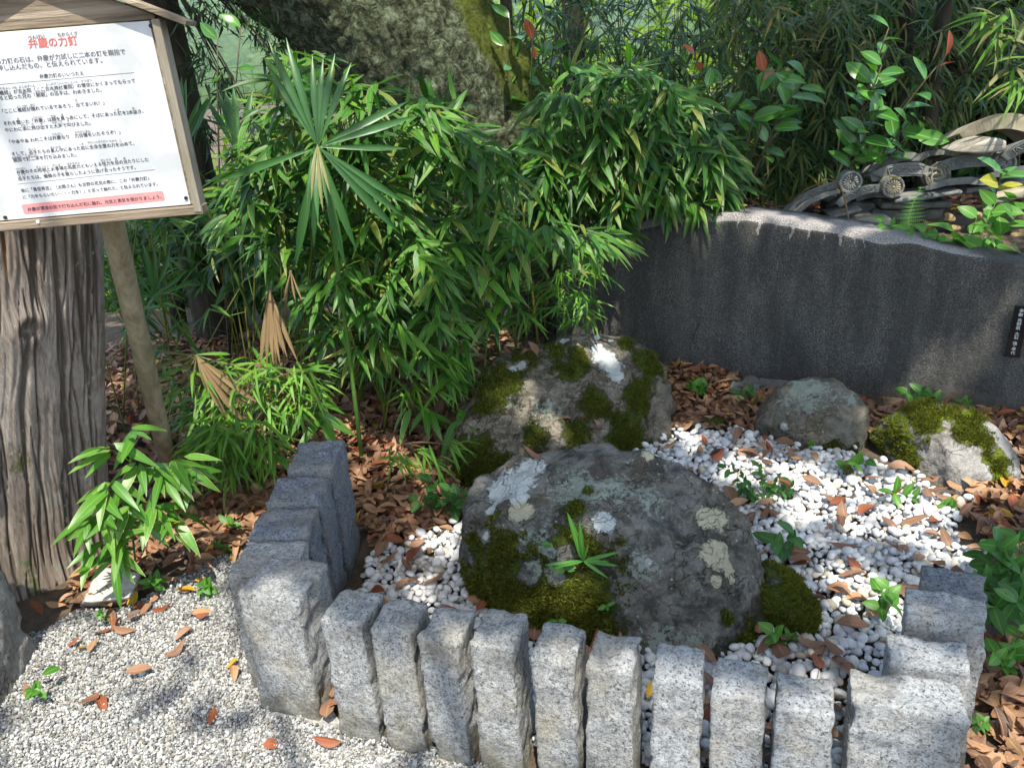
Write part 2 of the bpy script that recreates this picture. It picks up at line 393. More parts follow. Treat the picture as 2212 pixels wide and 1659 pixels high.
M['red_ink'] = simple('faded_red_ink', (.55, .10, .09), (.60, .14, .12), 60, .55, 0)
M['grey_ink'] = simple('faded_grey_ink', (.09, .09, .11), (.12, .12, .15), 60, .55, 0)
M['pink_ink'] = simple('pink_print', (.56, .22, .22), (.64, .28, .28), 12, .5, 0)
def panel_mat():
    t = NT('weathered_white_panel'); co = t.coords((1, 1, 1)); n = t.noise(co, 9, 5, .6); n2 = t.noise(co, 60, 3)
    c = t.ramp(n, [(.35, (.44, .45, .47)), (.55, (.56, .565, .58))])
    c = t.mix(t.ramp(n2, [(.62, 0), (.75, .3)]), c, (.45, .46, .46))
    return t.done(c, .38, None, .4)
M['panel'] = panel_mat()
def wood(name, c0, c1, c2, axis=2, scale=14, knots=True, cracks=.6):
    t = NT(name); st = [26, 26, 26]; st[axis] = 1.3
    co = t.coords(tuple(st)); n = t.noise(co, 1.0, 8, .68, .4); n2 = t.noise(t.coords(), 5, 4); n3 = t.noise(co, 4.5, 4, .7)
    c = t.ramp(n, [(.30, c0), (.48, c1), (.68, c2)])
    c = t.mix(t.ramp(n2, [(.45, 0), (.7, .5)]), c, tuple(.8*a+.03*b for a, b in zip(c0, (3, 3, 1.5))))
    c = t.mix(.5, c, t.mix(n3, (.45, .43, .42), (1.25, 1.25, 1.25)), 'MULTIPLY')
    return t.done(c, .85, t.bump(t.math('ADD', n, t.math('MULTIPLY', n3, .5)), cracks, .012), .2)
M['sign_wood'] = wood('weathered_sign_wood', (.10, .075, .055), (.27, .21, .155), (.46, .39, .31), axis=0)
M['sign_wood_v'] = wood('weathered_sign_wood_upright', (.11, .09, .07), (.26, .225, .175), (.40, .36, .30), axis=2)
M['pole'] = wood('weathered_round_pole', (.14, .11, .068), (.28, .23, .145), (.42, .355, .245), axis=2, cracks=.3)
def bark_mat():
    t = NT('fissured_grey_bark'); co = t.coords((24, 24, 1.6), False); fine = t.coords((90, 90, 5), False); o = t.coords((1, 1, 1), False)
    n = t.noise(co, 1, 8, .7, .6); n2 = t.noise(fine, 1, 6, .7); n3 = t.noise(o, 4, 5); n4 = t.noise(o, 30, 5, .7)
    dep = t.attr('groove')
    c = t.ramp(t.math('ADD', t.math('MULTIPLY', n, .6), t.math('MULTIPLY', n2, .4)), [(.30, (.095, .07, .055)), (.45, (.28, .225, .19)), (.58, (.43, .365, .32)), (.72, (.58, .515, .465))])
    c = t.mix(t.ramp(n3, [(.5, 0), (.65, .35)]), c, (.20, .135, .10))
    c = t.mix(t.ramp(dep, [(.1, 0), (.8, .7)]), c, (.035, .024, .018))
    c = t.mix(t.ramp(t.math('ADD', n4, t.math('MULTIPLY', n3, .35)), [(.80, 0), (.84, .8)]), c, (.34, .40, .31))
    c = t.mix(t.ramp(t.math('ADD', n4, t.attr('mossy')), [(.85, 0), (1.0, .8)]), c, (.09, .12, .02))
    c = t.mix(t.ramp(t.attr('rot'), [(.3, 0), (.6, 1)]), c, t.ramp(n2, [(.3, (.22, .10, .035)), (.7, (.50, .29, .12))]))
    b = t.bump(t.math('ADD', n, t.math('MULTIPLY', n2, .6)), .9, .02)
    return t.done(c, .9, b, .15)
M['bark'] = bark_mat()
def lichen_bark():
    t = NT('lichen_covered_bark'); o = t.coords((1, 1, 1), False)
    vo = t.n('TexVoronoi', {'Vector': t.n('VectorMath', {0: o, 1: t.n('TexNoise', {'Vector': o, 'Scale': 20.0}, out=1)}, operation='MULTIPLY_ADD') if False else o, 'Scale': 26.0}, out=0)
    n = t.noise(o, 22, 8, .75, .8); n2 = t.noise(o, 60, 5, .7); n3 = t.noise(o, 2.6, 4)
    f = t.math('ADD', t.math('MULTIPLY', n, .75), t.math('MULTIPLY', n2, .25))
    c = t.ramp(f, [(.37, (.012, .012, .009)), (.47, (.06, .065, .038)), (.56, (.17, .20, .125)), (.69, (.38, .44, .32))])
    c = t.mix(t.ramp(t.math('ADD', t.attr('moss'), t.math('MULTIPLY', t.math('SUBTRACT', n3, .5), 1.2)), [(.4, 0), (.6, .85)]), c, t.ramp(n2, [(.3, (.03, .045, .006)), (.7, (.15, .17, .02))]))
    c = t.mix(t.ramp(n3, [(.55, 0), (.66, .5)]), c, (.08, .13, .05))
    b = t.bump(f, 1.0, .05); b = t.bump(vo, .4, .02, b)
    return t.done(c, .95, b, .1)
M['lichen_bark'] = lichen_bark()
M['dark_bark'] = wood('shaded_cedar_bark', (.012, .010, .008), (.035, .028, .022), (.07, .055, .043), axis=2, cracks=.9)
def mon_mat():
    t = NT('dark_weathered_monument_stone'); o = t.coords((1, 1, 1), False); g = t.noise(o, 190, 3, .75); n = t.noise(o, 3, 5); n2 = t.noise(t.coords((1, 1, .3), False), 8, 5, .6)
    base = t.ramp(g, [(.36, (.019, .0185, .0175)), (.5, (.068, .065, .060)), (.62, (.15, .142, .13)), (.75, (.28, .265, .245))])
    base = t.mix(t.ramp(n2, [(.42, .6), (.62, 0)]), base, (.024, .024, .023)); dr = t.noise(t.coords((1, 1, .06), False), 16, 5, .65); base = t.mix(t.ramp(dr, [(.5, 0), (.75, .22)]), base, (.15, .14, .128))
    raw = t.ramp(g, [(.36, (.10, .093, .09)), (.5, (.23, .21, .205)), (.68, (.42, .39, .38))])  # pale split stone of the wedge marks, plus sunlight painted into the crest band
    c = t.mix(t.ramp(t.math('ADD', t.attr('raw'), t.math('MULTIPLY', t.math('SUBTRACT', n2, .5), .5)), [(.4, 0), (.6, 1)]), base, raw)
    c = t.mix(t.ramp(t.math('ADD', t.attr('brown'), t.math('MULTIPLY', t.math('SUBTRACT', n, .5), 1.0)), [(.4, 0), (.7, .6)]), c, (.11, .085, .065))
    c = t.mix(t.math('MULTIPLY', t.attr('crack'), .8), c, (.01, .01, .01))
    b = t.bump(g, .5, .004); b = t.bump(t.noise(o, 30, 5), .4, .008, b)
    return t.done(c, .75, b, .3)
M['monument'] = mon_mat()
M['tile'] = simple('grey_roof_tile', (.10, .105, .105), (.24, .24, .225), 18, .75, .4, .004)
M['tile_moss'] = rock_mat('mossy_roof_tile', (.14, .14, .13), (.22, .21, .19), (.32, .31, .28), moss0=(.09, .12, .01), moss1=(.30, .31, .05))
M['tile_tan'] = simple('sun_bleached_tile', (.22, .19, .13), (.40, .35, .26), 14, .85, .5, .006)
M['clay'] = simple('yellow_brown_earth_stone', (.16, .11, .05), (.36, .27, .14), 16, .95, .8, .02)
M['slate'] = simple('dark_flat_stone', (.05, .05, .045), (.14, .14, .12), 18, .9, .6, .01)
M['pale_slab'] = simple('pale_flat_stone', (.24, .24, .19), (.36, .36, .29), 14, .85, .4, .008)
M['plank_stone'] = simple('pale_streaked_stone', (.34, .32, .28), (.58, .56, .51), 16, .85, .5, .008, stretch=(1.0, 6.0, 6.0))
M['log'] = wood('grey_weathered_log', (.10, .085, .07), (.28, .25, .21), (.48, .45, .40), axis=0)
t_ = NT('far_forest'); v_ = t_.var(); o_ = t_.coords((1, 1, 1), False)
M['forest'] = t_.done(t_.mix(t_.noise(o_, .55, 6, .75), t_.ramp(v_, [(0, (.03, .075, .018)), (1, (.06, .12, .03))]), t_.ramp(v_, [(0, (.08, .15, .04)), (1, (.13, .20, .06))])), .9, t_.bump(t_.noise(o_, .9, 6, .8), 1.0, 1.5), .1)

# ------------------------------------------------------------------ the ground
MN = np.array([.506, .863]); M0 = np.array([.76, 3.72])          # monument foot line: normal (to the back) and a point on it
def gz(x, y):
    x = np.asarray(x, float); y = np.asarray(y, float)
    s = (x-M0[0])*MN[0]+(y-M0[1])*MN[1]
    z = .55*ss(.36, .56, s)*ss(.80, 1.15, x)*(1-ss(5.0, 6.0, y))
    z = z+.10*ss(2.5, 3.4, y)*(1-ss(-.75, -.4, x))*(1-ss(4.6, 5.4, y))
    z = z-.30*np.clip(y-5.3, 0, 26)*ss(5.2, 6.2, y)
    return z
def axis(a, b, n, far, m):
    c = np.linspace(a, b, n); s = (c[1]-c[0]); g = np.geomspace(s, far, m)
    return np.concatenate([a-np.cumsum(g)[::-1], c, b+np.cumsum(g)])
xs = axis(-3.2, 3.6, 110, 60, 28); ys = axis(.4, 5.6, 90, 60, 28)
X, Y = np.meshgrid(xs, ys); gp = np.c_[X.ravel(), Y.ravel(), np.zeros(X.size)]
Z = gz(gp[:, 0], gp[:, 1])+.008*fbm(gp*6, 3, 5)*(np.abs(gp[:, 1]) < 6)
gp[:, 2] = Z-.012
nx, ny = len(xs), len(ys)
ii, jj = np.meshgrid(np.arange(ny-1), np.arange(nx-1), indexing='ij'); a_ = (ii*nx+jj).ravel()
struct('ground', mesh('ground', gp, np.c_[a_, a_+1, a_+nx+1, a_+nx], M['soil']))

# ------------------------------------------------------------------ boulders
bvhs = []
def remesh(V, F, voxel):
    me = bpy.data.meshes.new('tmp'); me.from_pydata([tuple(v) for v in V], [], [tuple(f) for f in F])
    o = bpy.data.objects.new('tmp', me); col.objects.link(o)
    md = o.modifiers.new('r', 'REMESH'); md.mode = 'VOXEL'; md.voxel_size = voxel; md.use_smooth_shade = True
    dg = bpy.context.evaluated_depsgraph_get(); dg.update()
    ev = o.evaluated_get(dg); m2 = ev.to_mesh()
    n = len(m2.vertices); co = np.empty(n*3); m2.vertices.foreach_get('co', co)
    F2 = np.array([list(p.vertices) for p in m2.polygons if len(p.vertices) == 4]); ev.to_mesh_clear()
    bpy.data.objects.remove(o); bpy.data.meshes.remove(me)
    return co.reshape(-1, 3), F2
def hull(pts):
    bm = bmesh.new()
    for p in pts: bm.verts.new(tuple(p))
    r = bmesh.ops.convex_hull(bm, input=bm.verts[:])
    bmesh.ops.delete(bm, geom=[g for g in r['geom_interior'] if isinstance(g, bmesh.types.BMVert)], context='VERTS')
    bmesh.ops.triangulate(bm, faces=bm.faces[:])
    bm.verts.index_update(); V = [tuple(v.co) for v in bm.verts]; F = [[v.index for v in f.verts] for f in bm.faces]; bm.free()
    return V, F
def laplace(V, F, it, lam=.6):
    e = np.vstack([F[:, [k, (k+1) % F.shape[1]]] for k in range(F.shape[1])]); e = np.vstack([e, e[:, ::-1]])
    cnt = np.bincount(e[:, 0], minlength=len(V))[:, None]+1e-9
    for _ in range(it):
        A = np.stack([np.bincount(e[:, 0], weights=V[e[:, 1], k], minlength=len(V)) for k in range(3)], 1)/cnt
        V = V+lam*(A-V)
    return V
def vnormals(V, F):
    t = quad2tri(F) if F.shape[1] == 4 else F
    fn = np.cross(V[t[:, 1]]-V[t[:, 0]], V[t[:, 2]]-V[t[:, 0]]); N = np.zeros_like(V)
    for k in range(3): np.add.at(N, t[:, k], fn)
    return N/(np.linalg.norm(N, axis=1, keepdims=True)+1e-12)
def boulder(name, label, pts, mat, voxel=.009, smooth=6, amp=.012, seed=0, dents=(), moss=None, lichen=(), crust=(), pale=(), strata=.0, group=None, mossfibre=0, cat='boulder', lichenauto=0.0):
    """hull of measured points, rounded, weathered, with moss / lichen fields given as pixel + radius"""
    pts = np.array(pts); base = np.array([pts[:, 0].mean(), pts[:, 1].mean(), 0.0])
    V, F = hull(pts); V, F = remesh(V, F, voxel); V = laplace(V, F, smooth)
    N = vnormals(V, F)
    big = fbm(V*7, 4, seed); med = fbm(V*24, 3, seed+5)+.8*(1-2*np.abs(fbm(V*13, 4, seed+51))); rid = 1-np.abs(fbm(V*np.array([9, 9, 22]), 4, seed+9))*2
    V = V+N*(amp*1.6*big+amp*.45*med+strata*rid)[:, None]
    tree = BVHTree.FromPolygons([tuple(v) for v in V], [tuple(f) for f in F])
    def on(px, py):
        h = tree.ray_cast(Vector(CAM), Vector(tuple(unit(ray(px, py)))))
        return None if h[0] is None else np.array(h[0])
    for px, py, r, dep in dents:
        c = on(px, py)
        if c is not None:
            w = np.exp(-(np.linalg.norm(V-c, axis=1)/r)**2); V = V-N*(dep*w)[:, None]
    N = vnormals(V, F)
    def field(spots):
        f = np.zeros(len(V))
        for s in spots:
            c = on(s[0], s[1])
            if c is None: continue
            d = np.linalg.norm(V-c, axis=1)/s[2]
            f = np.maximum(f, np.clip(1.0-.5*d, 0, 1)*(s[3] if len(s) > 3 else 1.0))
        return f
    mo = np.zeros(len(V))
    if moss:
        mo = field(moss.get('spots', ()))*.84 + moss.get('up', 0)*ss(.3, .9, N[:, 2])+moss.get('low', 0)*(1-ss(0, .14, V[:, 2]))+moss.get('all', 0)
        mo = mo+.35*fbm(V*6, 3, seed+31)
        for px, py, r in moss.get('bare', ()):
            c = on(px, py)
            if c is not None: mo = mo-1.2*np.exp(-(np.linalg.norm(V-c, axis=1)/r)**2)
    li, cr, pa = field(lichen), field(crust), field(pale)
    if lichenauto: pa = np.maximum(pa, lichenauto*ss(.0, .5, N[:, 2])*(fbm(V*20, 3, seed+77)*.5+.5))
    mo = mo-1.5*np.maximum(li, cr)
    V = V+N*(.007*ss(.45, .9, mo+.5*fbm(V*26, 3, seed+3)))[:, None]
    me = mesh(name, V-base, F, mat, True, attrs={'moss': mo, 'lichen': li, 'crust': cr, 'pale': pa})
    o = obj(name, me)
    if mossfibre:
        root = thing(name, label, cat, base, group); o.name = 'stone_body'; o.parent = root
        root.name = name
        w = np.clip(mo+.55*fbm(V*26, 3, seed+3)-.52, 0, 1)*(V[:, 2] > -.01); w = w/w.sum()
        n = mossfibre; idx = rng.choice(len(V), n, p=w)
        p = V[idx]+rng.normal(0, voxel*.5, (n, 3)); nn = N[idx]
        p = p-nn*np.sum((p-V[idx])*nn, axis=1)[:, None]-nn*.001
        d = nn+rng.normal(0, .55, (n, 3))+np.array([0, 0, .15])
        R = frame(d, rng.normal(0, 1, (n, 3)))*rng.uniform(.006, .016, n)[:, None, None]
        tm = (np.array([[0, -.16, 0], [0, .16, 0], [.6, .13, .05], [1, 0, .0], [.6, -.13, .05]]), np.array([[0, 1, 2], [0, 2, 4], [4, 2, 3]]), np.array([[0, .2], [0, .8], [.6, .8], [1, .5], [.6, .2]]))
        m = Merge(); m.add(tm, R, p-base, np.clip(rng.normal(.45, .22, n)+.25*fbm(p*9, 2, 3), 0, .99))
        mf = obj('moss', m.mesh('moss', M['moss']), root); mf['kind'] = 'stuff'
    else:
        root = o; o.location = tuple(base); tag(o, label, cat, group)
    bvhs.append((root, tree))
    return root, tree, on

Z0 = -.04
A_pts = [G(1045, 1330, Z0), G(1130, 1400, Z0), G(1235, 1440, Z0), G(1420, 1450, Z0), G(1560, 1470, Z0), G(1650, 1450, Z0), G(1685, 1370, Z0), (.66, 2.0, Z0), (.60, 2.22, Z0), (.25, 2.42, Z0), (-.08, 2.36, Z0), (-.2, 2.15, Z0),
         PY(1004, 1120, 2.04), PY(1008, 1085, 2.10), PY(1055, 1022, 2.18), PY(1160, 985, 2.2), PY(1255, 962, 2.2), PY(1300, 964, 2.18), PY(1365, 985, 2.16), PY(1455, 1010, 2.12), PY(1560, 1062, 2.02), PY(1604, 1120, 1.95), PY(1645, 1225, 1.86), PY(1668, 1325, 1.80),
         PY(1130, 1150, 1.93), PY(1290, 1110, 1.90), PY(1400, 1170, 1.86), PY(1230, 1230, 1.82), PY(1100, 1260, 1.88), PY(1500, 1210, 1.80), PY(1450, 1330, 1.72)]
rockA, treeA, onA = boulder('boulder', 'large dark boulder with white lichen, moss and a strap fern behind the granite posts', A_pts, M['rock'], .008, 3, .017, 3, strata=.012,
    dents=[(1250, 1300, .05, .045), (1248, 1235, .045, .038), (1240, 1370, .06, .05), (1275, 1190, .03, .018), (1300, 1350, .06, .02), (1150, 1235, .05, .015), (1440, 1050, .05, .015), (1620, 1330, .03, .018), (1310, 1020, .03, .012), (1480, 1130, .05, .012)],
    moss={'spots': [(1120, 1290, .16), (1180, 1340, .16), (1210, 1310, .13), (1090, 1210, .07), (1060, 1290, .11), (1170, 1260, .10), (1240, 1110, .05), (1255, 1170, .07), (1225, 1160, .06), (1540, 1235, .03), (1550, 1120, .02), (1650, 1420, .06), (1270, 1060, .02), (1200, 1380, .08), (1570, 1330, .015)], 'all': .06, 'low': .25, 'bare': [(1225, 1195, .02), (1195, 1240, .025), (1140, 1240, .03), (1238, 1320, .022), (1180, 1185, .015)]},
    lichen=[(1115, 1040, .062), (1085, 1060, .045), (1145, 1015, .045), (1120, 1075, .03), (1062, 1103, .016), (1306, 1126, .030), (1298, 1133, .02), (1245, 1202, .01), (1400, 1215, .012), (1050, 1155, .012)],
    crust=[(1126, 1107, .034), (1545, 1120, .034), (1530, 1118, .03), (1545, 1200, .04), (1570, 1225, .026), (1560, 1185, .02), (1548, 1255, .016), (1580, 1250, .012), (1400, 980, .02)],
    pale=[(1240, 1065, .06, .9), (1280, 1060, .05, .9), (1330, 1050, .05, .8), (1150, 1180, .05, .8), (1170, 1205, .05, .9), (1390, 1220, .04, .8), (1430, 1390, .05, .8), (1500, 1400, .05, .7), (1400, 1070, .06, .6)], mossfibre=36000)
B_pts = [G(965, 1060, Z0), G(1080, 1045, Z0), G(1250, 1010, Z0), G(1435, 985, Z0), G(1455, 930, Z0), (.72, 3.2, Z0), (.3, 3.42, Z0), (-.2, 3.3, Z0), (-.32, 2.95, Z0),
         PY(1005, 960, 2.75), PY(1018, 872, 2.95), PY(1050, 800, 3.05), PY(1090, 760, 3.15), PY(1200, 742, 3.2), PY(1290, 722, 3.2), PY(1370, 735, 3.18), PY(1410, 760, 3.12), PY(1432, 850, 3.02), PY(1445, 940, 2.92), PY(1300, 860, 2.85), PY(1120, 860, 2.86), PY(1200, 960, 2.68)]
rockB, treeB, onB = boulder('boulder', 'brown boulder with moss and a pale lichen patch in front of the dark monument', B_pts, M['rock_brown'], .010, 5, .017, 8, strata=.010,
    dents=[(1150, 990, .05, .02), (1420, 900, .04, .015)],
    moss={'spots': [(1080, 830, .08), (1060, 870, .06), (1200, 745, .08), (1260, 770, .07), (1230, 800, .06), (1400, 790, .08), (1380, 850, .07), (1150, 945, .05), (1030, 1010, .10), (1000, 1050, .06), (1280, 860, .05), (1250, 945, .05), (1350, 940, .07), (1130, 780, .05), (1350, 740, .05)], 'all': .10, 'low': .2},
    lichen=[(1305, 770, .045), (1320, 790, .045), (1330, 812, .03), (1290, 755, .03), (1290, 730, .014), (1128, 790, .02), (1108, 797, .016), (1218, 735, .018), (1320, 735, .012)],
    pale=[(1100, 860, .06, .6), (1180, 880, .07, .6)], mossfibre=22000)
C_pts = [G(1625, 945, Z0), G(1720, 985, Z0), G(1850, 1000, Z0), (1.42, 2.86, Z0), (1.3, 3.05, Z0), (1.02, 3.15, Z0), PY(1635, 915, 2.88), PY(1662, 866, 2.93), PY(1700, 828, 2.95), PY(1745, 815, 2.95), PY(1800, 815, 2.92), PY(1850, 850, 2.86), PY(1872, 880, 2.80), PY(1868, 935, 2.73), PY(1700, 920, 2.78), PY(1820, 900, 2.72)]
rockC, treeC, onC = boulder('boulder', 'rounded grey boulder speckled with pale green lichen below the dark monument', C_pts, M['rock_grey'], .008, 5, .012, 15, strata=.005, moss={'spots': [(1790, 975, .05), (1845, 980, .04)], 'low': .12},
    lichen=[(1692, 922, .016)], pale=[(1735, 840, .05, 1.0), (1765, 838, .05, .9), (1745, 875, .05, .8), (1700, 870, .05, .6), (1840, 865, .03, .8), (1800, 860, .04, .5)], mossfibre=3000)
D_pts = [G(1885, 965, Z0), G(1960, 1030, Z0), G(2090, 1090, Z0), G(2180, 1085, Z0), (1.86, 2.55, Z0), (1.75, 2.85, Z0), (1.5, 2.95, Z0), PY(1890, 935, 2.72), PY(1935, 893, 2.68), PY(1985, 872, 2.66), PY(2040, 872, 2.62), PY(2085, 882, 2.58), PY(2150, 930, 2.5), PY(2178, 985, 2.44), PY(2182, 1050, 2.38), PY(2040, 960, 2.46)]
rockD, treeD, onD = boulder('boulder', 'pale boulder thick with bright yellow-green moss beside the right edge of the pebbles', D_pts, M['rock_pale'], .008, 5, .014, 21, strata=.005,
    moss={'spots': [(1930, 930, .09), (1900, 960, .07), (1990, 885, .07), (2100, 910, .07), (2110, 950, .06), (2160, 1050, .05), (2130, 990, .05), (1960, 990, .05), (2000, 920, .05), (2060, 890, .05), (2150, 1000, .05), (2080, 940, .04)], 'all': .0, 'bare': [(2060, 1000, .06), (2040, 970, .03), (2100, 1030, .045)]}, mossfibre=16000)
E_pts = [G(1475, 940, Z0), G(1600, 950, Z0), (1.05, 3.1, Z0), (.8, 3.2, Z0), PY(1490, 912, 3.02), PY(1530, 900, 3.05), PY(1600, 905, 3.0), PY(1615, 930, 2.96)]
boulder('flat_stone', 'low dark flat stone between the brown boulder and the grey boulder', E_pts, M['rock'], .009, 4, .006, 31, moss={'spots': [(1540, 930, .05)], 'low': .2}, cat='stone')
F_pts = [G(1640, 1260, Z0), G(1650, 1400, Z0), G(1730, 1410, Z0), G(1775, 1370, Z0), PY(1650, 1205, 1.92), PY(1665, 1215, 1.92), PY(1752, 1325, 1.74), PY(1768, 1352, 1.72), (.86, 1.95, Z0), PY(1690, 1270, 1.78), PY(1655, 1300, 1.74), PY(1740, 1365, 1.68)]
boulder('flat_stone', 'dark wedge of stone covered in moss leaning against the large boulder', F_pts, M['rock'], .007, 3, .006, 41, moss={'all': .75}, mossfibre=7000, cat='stone')
S_pts = [G(2045, 1150, Z0), G(2090, 1190, Z0), G(2190, 1200, Z0), (1.62, 2.2, Z0), (1.5, 2.35, Z0), PY(2035, 1138, 2.22), PY(2060, 1120, 2.25), PY(2140, 1125, 2.2), PY(2190, 1150, 2.12)]
boulder('flat_stone', 'flat dark brown stone half hidden by weeds at the pebble edge', S_pts, M['rock_brown'], .008, 4, .006, 51, cat='stone')
P_pts = [G(172, 1312, -.02), G(280, 1300, -.02), G(305, 1240, -.02), G(215, 1225, -.02), G(178, 1300, .035), G(285, 1290, .035), G(303, 1238, .04), G(215, 1228, .045)]
boulder('flat_stone', 'pale streaked flat stone under the broad bamboo leaves at the trunk foot', P_pts, M['plank_stone'], .005, 2, .005, 61, cat='stone')

# ------------------------------------------------------------------ granite posts
def block(w, d, h, seed, res=.0065, amp=.0046, taper=.02, top=0.0):
    """roughly split granite post: origin at the foot, front is -y"""
    bm = bmesh.new()
    n = [max(2, int(w/res)), max(2, int(d/res)), max(2, int(h/res))]
    def grid(o, u, v, nu, nv):
        vs_ = [[bm.verts.new(tuple(np.array(o)+np.array(u)*i/nu+np.array(v)*j/nv)) for i in range(nu+1)] for j in range(nv+1)]
        for j in range(nv):
            for i in range(nu): bm.faces.new((vs_[j][i], vs_[j][i+1], vs_[j+1][i+1], vs_[j+1][i]))
    x, y = w/2, d/2; b = -.06; H = h-b
    nz = max(2, int(H/res))
    grid((-x, -y, b), (w, 0, 0), (0, 0, H), n[0], nz); grid((x, -y, b), (0, d, 0), (0, 0, H), n[1], nz)
    grid((x, y, b), (-w, 0, 0), (0, 0, H), n[0], nz); grid((-x, y, b), (0, -d, 0), (0, 0, H), n[1], nz)
    grid((-x, -y, h), (w, 0, 0), (0, d, 0), n[0], n[1])
    bmesh.ops.remove_doubles(bm, verts=bm.verts[:], dist=1e-5)
    bm.verts.index_update()
    V = np.array([tuple(v.co) for v in bm.verts]); F = np.array([[v.index for v in f.verts] for f in bm.faces]); bm.free()
    r = np.random.default_rng(seed); off = r.uniform(-50, 50, 3)
    # uneven edges: corners lean and bulge
    sk = r.normal(0, .06, 6)
    tz = np.clip(V[:, 2]/h, 0, 1)
    X = V[:, 0]*(1-taper*tz+.03*fbm(np.c_[np.sign(V[:, 0])*3, tz*3, tz*0]+off, 3, seed))+sk[0]*.08*tz*h+sk[1]*.25*V[:, 1]
    Yv = V[:, 1]*(1-taper*tz)+sk[2]*.1*tz*h
    Zv = V[:, 2]+tz**6*(top*V[:, 1]/d+sk[3]*.45*V[:, 0]+.012*fbm(V*22+off, 3, seed+2))
    W = laplace(np.c_[X, Yv, Zv], F, 1, .15)
    N = vnormals(W, F)
    rough = fbm((W+off)*20, 4, seed, .55)+.35*(1-2*np.abs(fbm((W+off)*np.array([30, 30, 16]), 3, seed+7)))
    chip = np.clip(-fbm((W+off)*14, 2, seed+4)-.25, 0, 1)*ss(.38*w, .5*w, np.abs(V[:, 0]))
    W = W+N*(amp*1.5*rough)[:, None]-N*(chip*.03)[:, None]
    return W, F
front = [  # top front edge in the picture, width, depth, height, material
    ((572, 1292), .165, .15, .355, 'granite'), ((735, 1345), .105, .11, .345, 'granite'), ((842, 1366), .105, .11, .345, 'granite'), ((945, 1382), .10, .11, .35, 'granite'), ((1060, 1396), .105, .115, .352, 'granite'),
    ((1192, 1428), .100, .11, .35, 'granite'), ((1310, 1446), .106, .11, .35, 'granite'), ((1458, 1472), .106, .105, .35, 'granite_white'), ((1597, 1507), .108, .10, .345, 'granite_white'), ((1742, 1540), .114, .10, .34, 'granite_white'),
    ((1965, 1532), .20, .085, .36, 'granite_white')]
ordn = ['', 'second', 'third', 'fourth', 'fifth', 'sixth', 'seventh', 'eighth', 'ninth', 'tenth', '']
yaw_f = math.atan2(-.33, 1)
post_feet = []
for i, (q, w, d, h, m) in enumerate(front):
    t = G(q[0], q[1], h); yaw = yaw_f+random.uniform(-.05, .05)
    c = np.array([t[0], t[1], 0])+d/2*np.array([-math.sin(yaw), math.cos(yaw), 0])
    V, F = block(w-.010*(i > 1), d, h, 100+i)
    o = obj('granite_post', mesh('granite_post', V, F, M[m]), loc=c); o.rotation_euler.z = yaw
    post_feet.append((c[0], c[1], max(w, d)*.55))
    if i == 0: lab = 'big pinkish grey granite corner post standing in the crushed gravel'
    elif i == len(front)-1: lab = 'widest whitish granite post at the end of the front row'
    else: lab = '%s rough granite post of the front row counted from the big pinkish corner post' % ordn[i]
    tag(o, lab, 'post', 'granite posts edging the pebble bed')
left = [((-.655, 1.735), .17, .145, .35), ((-.645, 1.885), .16, .14, .36), ((-.64, 2.04), .155, .15, .37), ((-.625, 2.225), .145, .19, .385)]
for i, (c, w, d, h) in enumerate(left):
    V, F = block(w, d, h, 140+i, amp=.005)
    o = obj('granite_post', mesh('granite_post', V, F, M['granite_blue' if i else 'granite']), loc=(c[0], c[1], 0)); o.rotation_euler.z = random.uniform(-.05, .05)
    post_feet.append((c[0], c[1], .1))
    tag(o, ['short grey granite post directly behind the big pinkish corner post', 'blue grey granite post, second in the row running back from the corner post', 'blue grey granite post, third in the row running back from the corner post', 'tall blue grey granite post ending the row beside the fallen leaves'][i], 'post', 'granite posts edging the pebble bed')
right = [((.775, 1.228), .14, .08, .365, 'granite_white'), ((.862, 1.325), .15, .10, .385, 'granite_white'), ((.94, 1.43), .13, .10, .36, 'granite_blue')]
for i, (c, w, d, h, m) in enumerate(right):
    V, F = block(w, d, h, 160+i)
    o = obj('granite_post', mesh('granite_post', V, F, M[m]), loc=(c[0], c[1], 0)); o.rotation_euler.z = [-.35, -.45, -.5][i]
    post_feet.append((c[0], c[1], .1))
    tag(o, ['whitish granite post behind the widest post of the front row', 'tallest whitish granite post of the short side row by the weeds', 'darker granite post under the overhanging weeds'][i], 'post', 'granite posts edging the pebble bed')
# lantern foot at the picture's left and kerb pieces at the monument
V, F = block(.42, .36, .66, 201, .010, .005, .10)
lc = G(80, 1425); o = obj('stone_pedestal', mesh('stone_pedestal', V, F, M['rock_pale']), loc=(lc[0]-.215, lc[1]-.16, 0)); o.rotation_euler.z = .12
tag(o, 'grey weathered stone pedestal beside the big trunk on the gravel', 'pedestal')
for k, ((px, py), w, lab) in enumerate([((1645, 838), .20, 'short granite kerb piece at the foot of the dark monument'), ((1600, 846), .12, 'small granite kerb piece half buried in leaves by the monument')]):
    V, F = block(w, .08, .05, 210+k, .008, .003); p = G(px, py)
    o = obj('kerb_stone', mesh('kerb_stone', V, F, M['granite_blue']), loc=(p[0], p[1]-.05, 0)); o.rotation_euler.z = -.5; tag(o, lab, 'kerb')

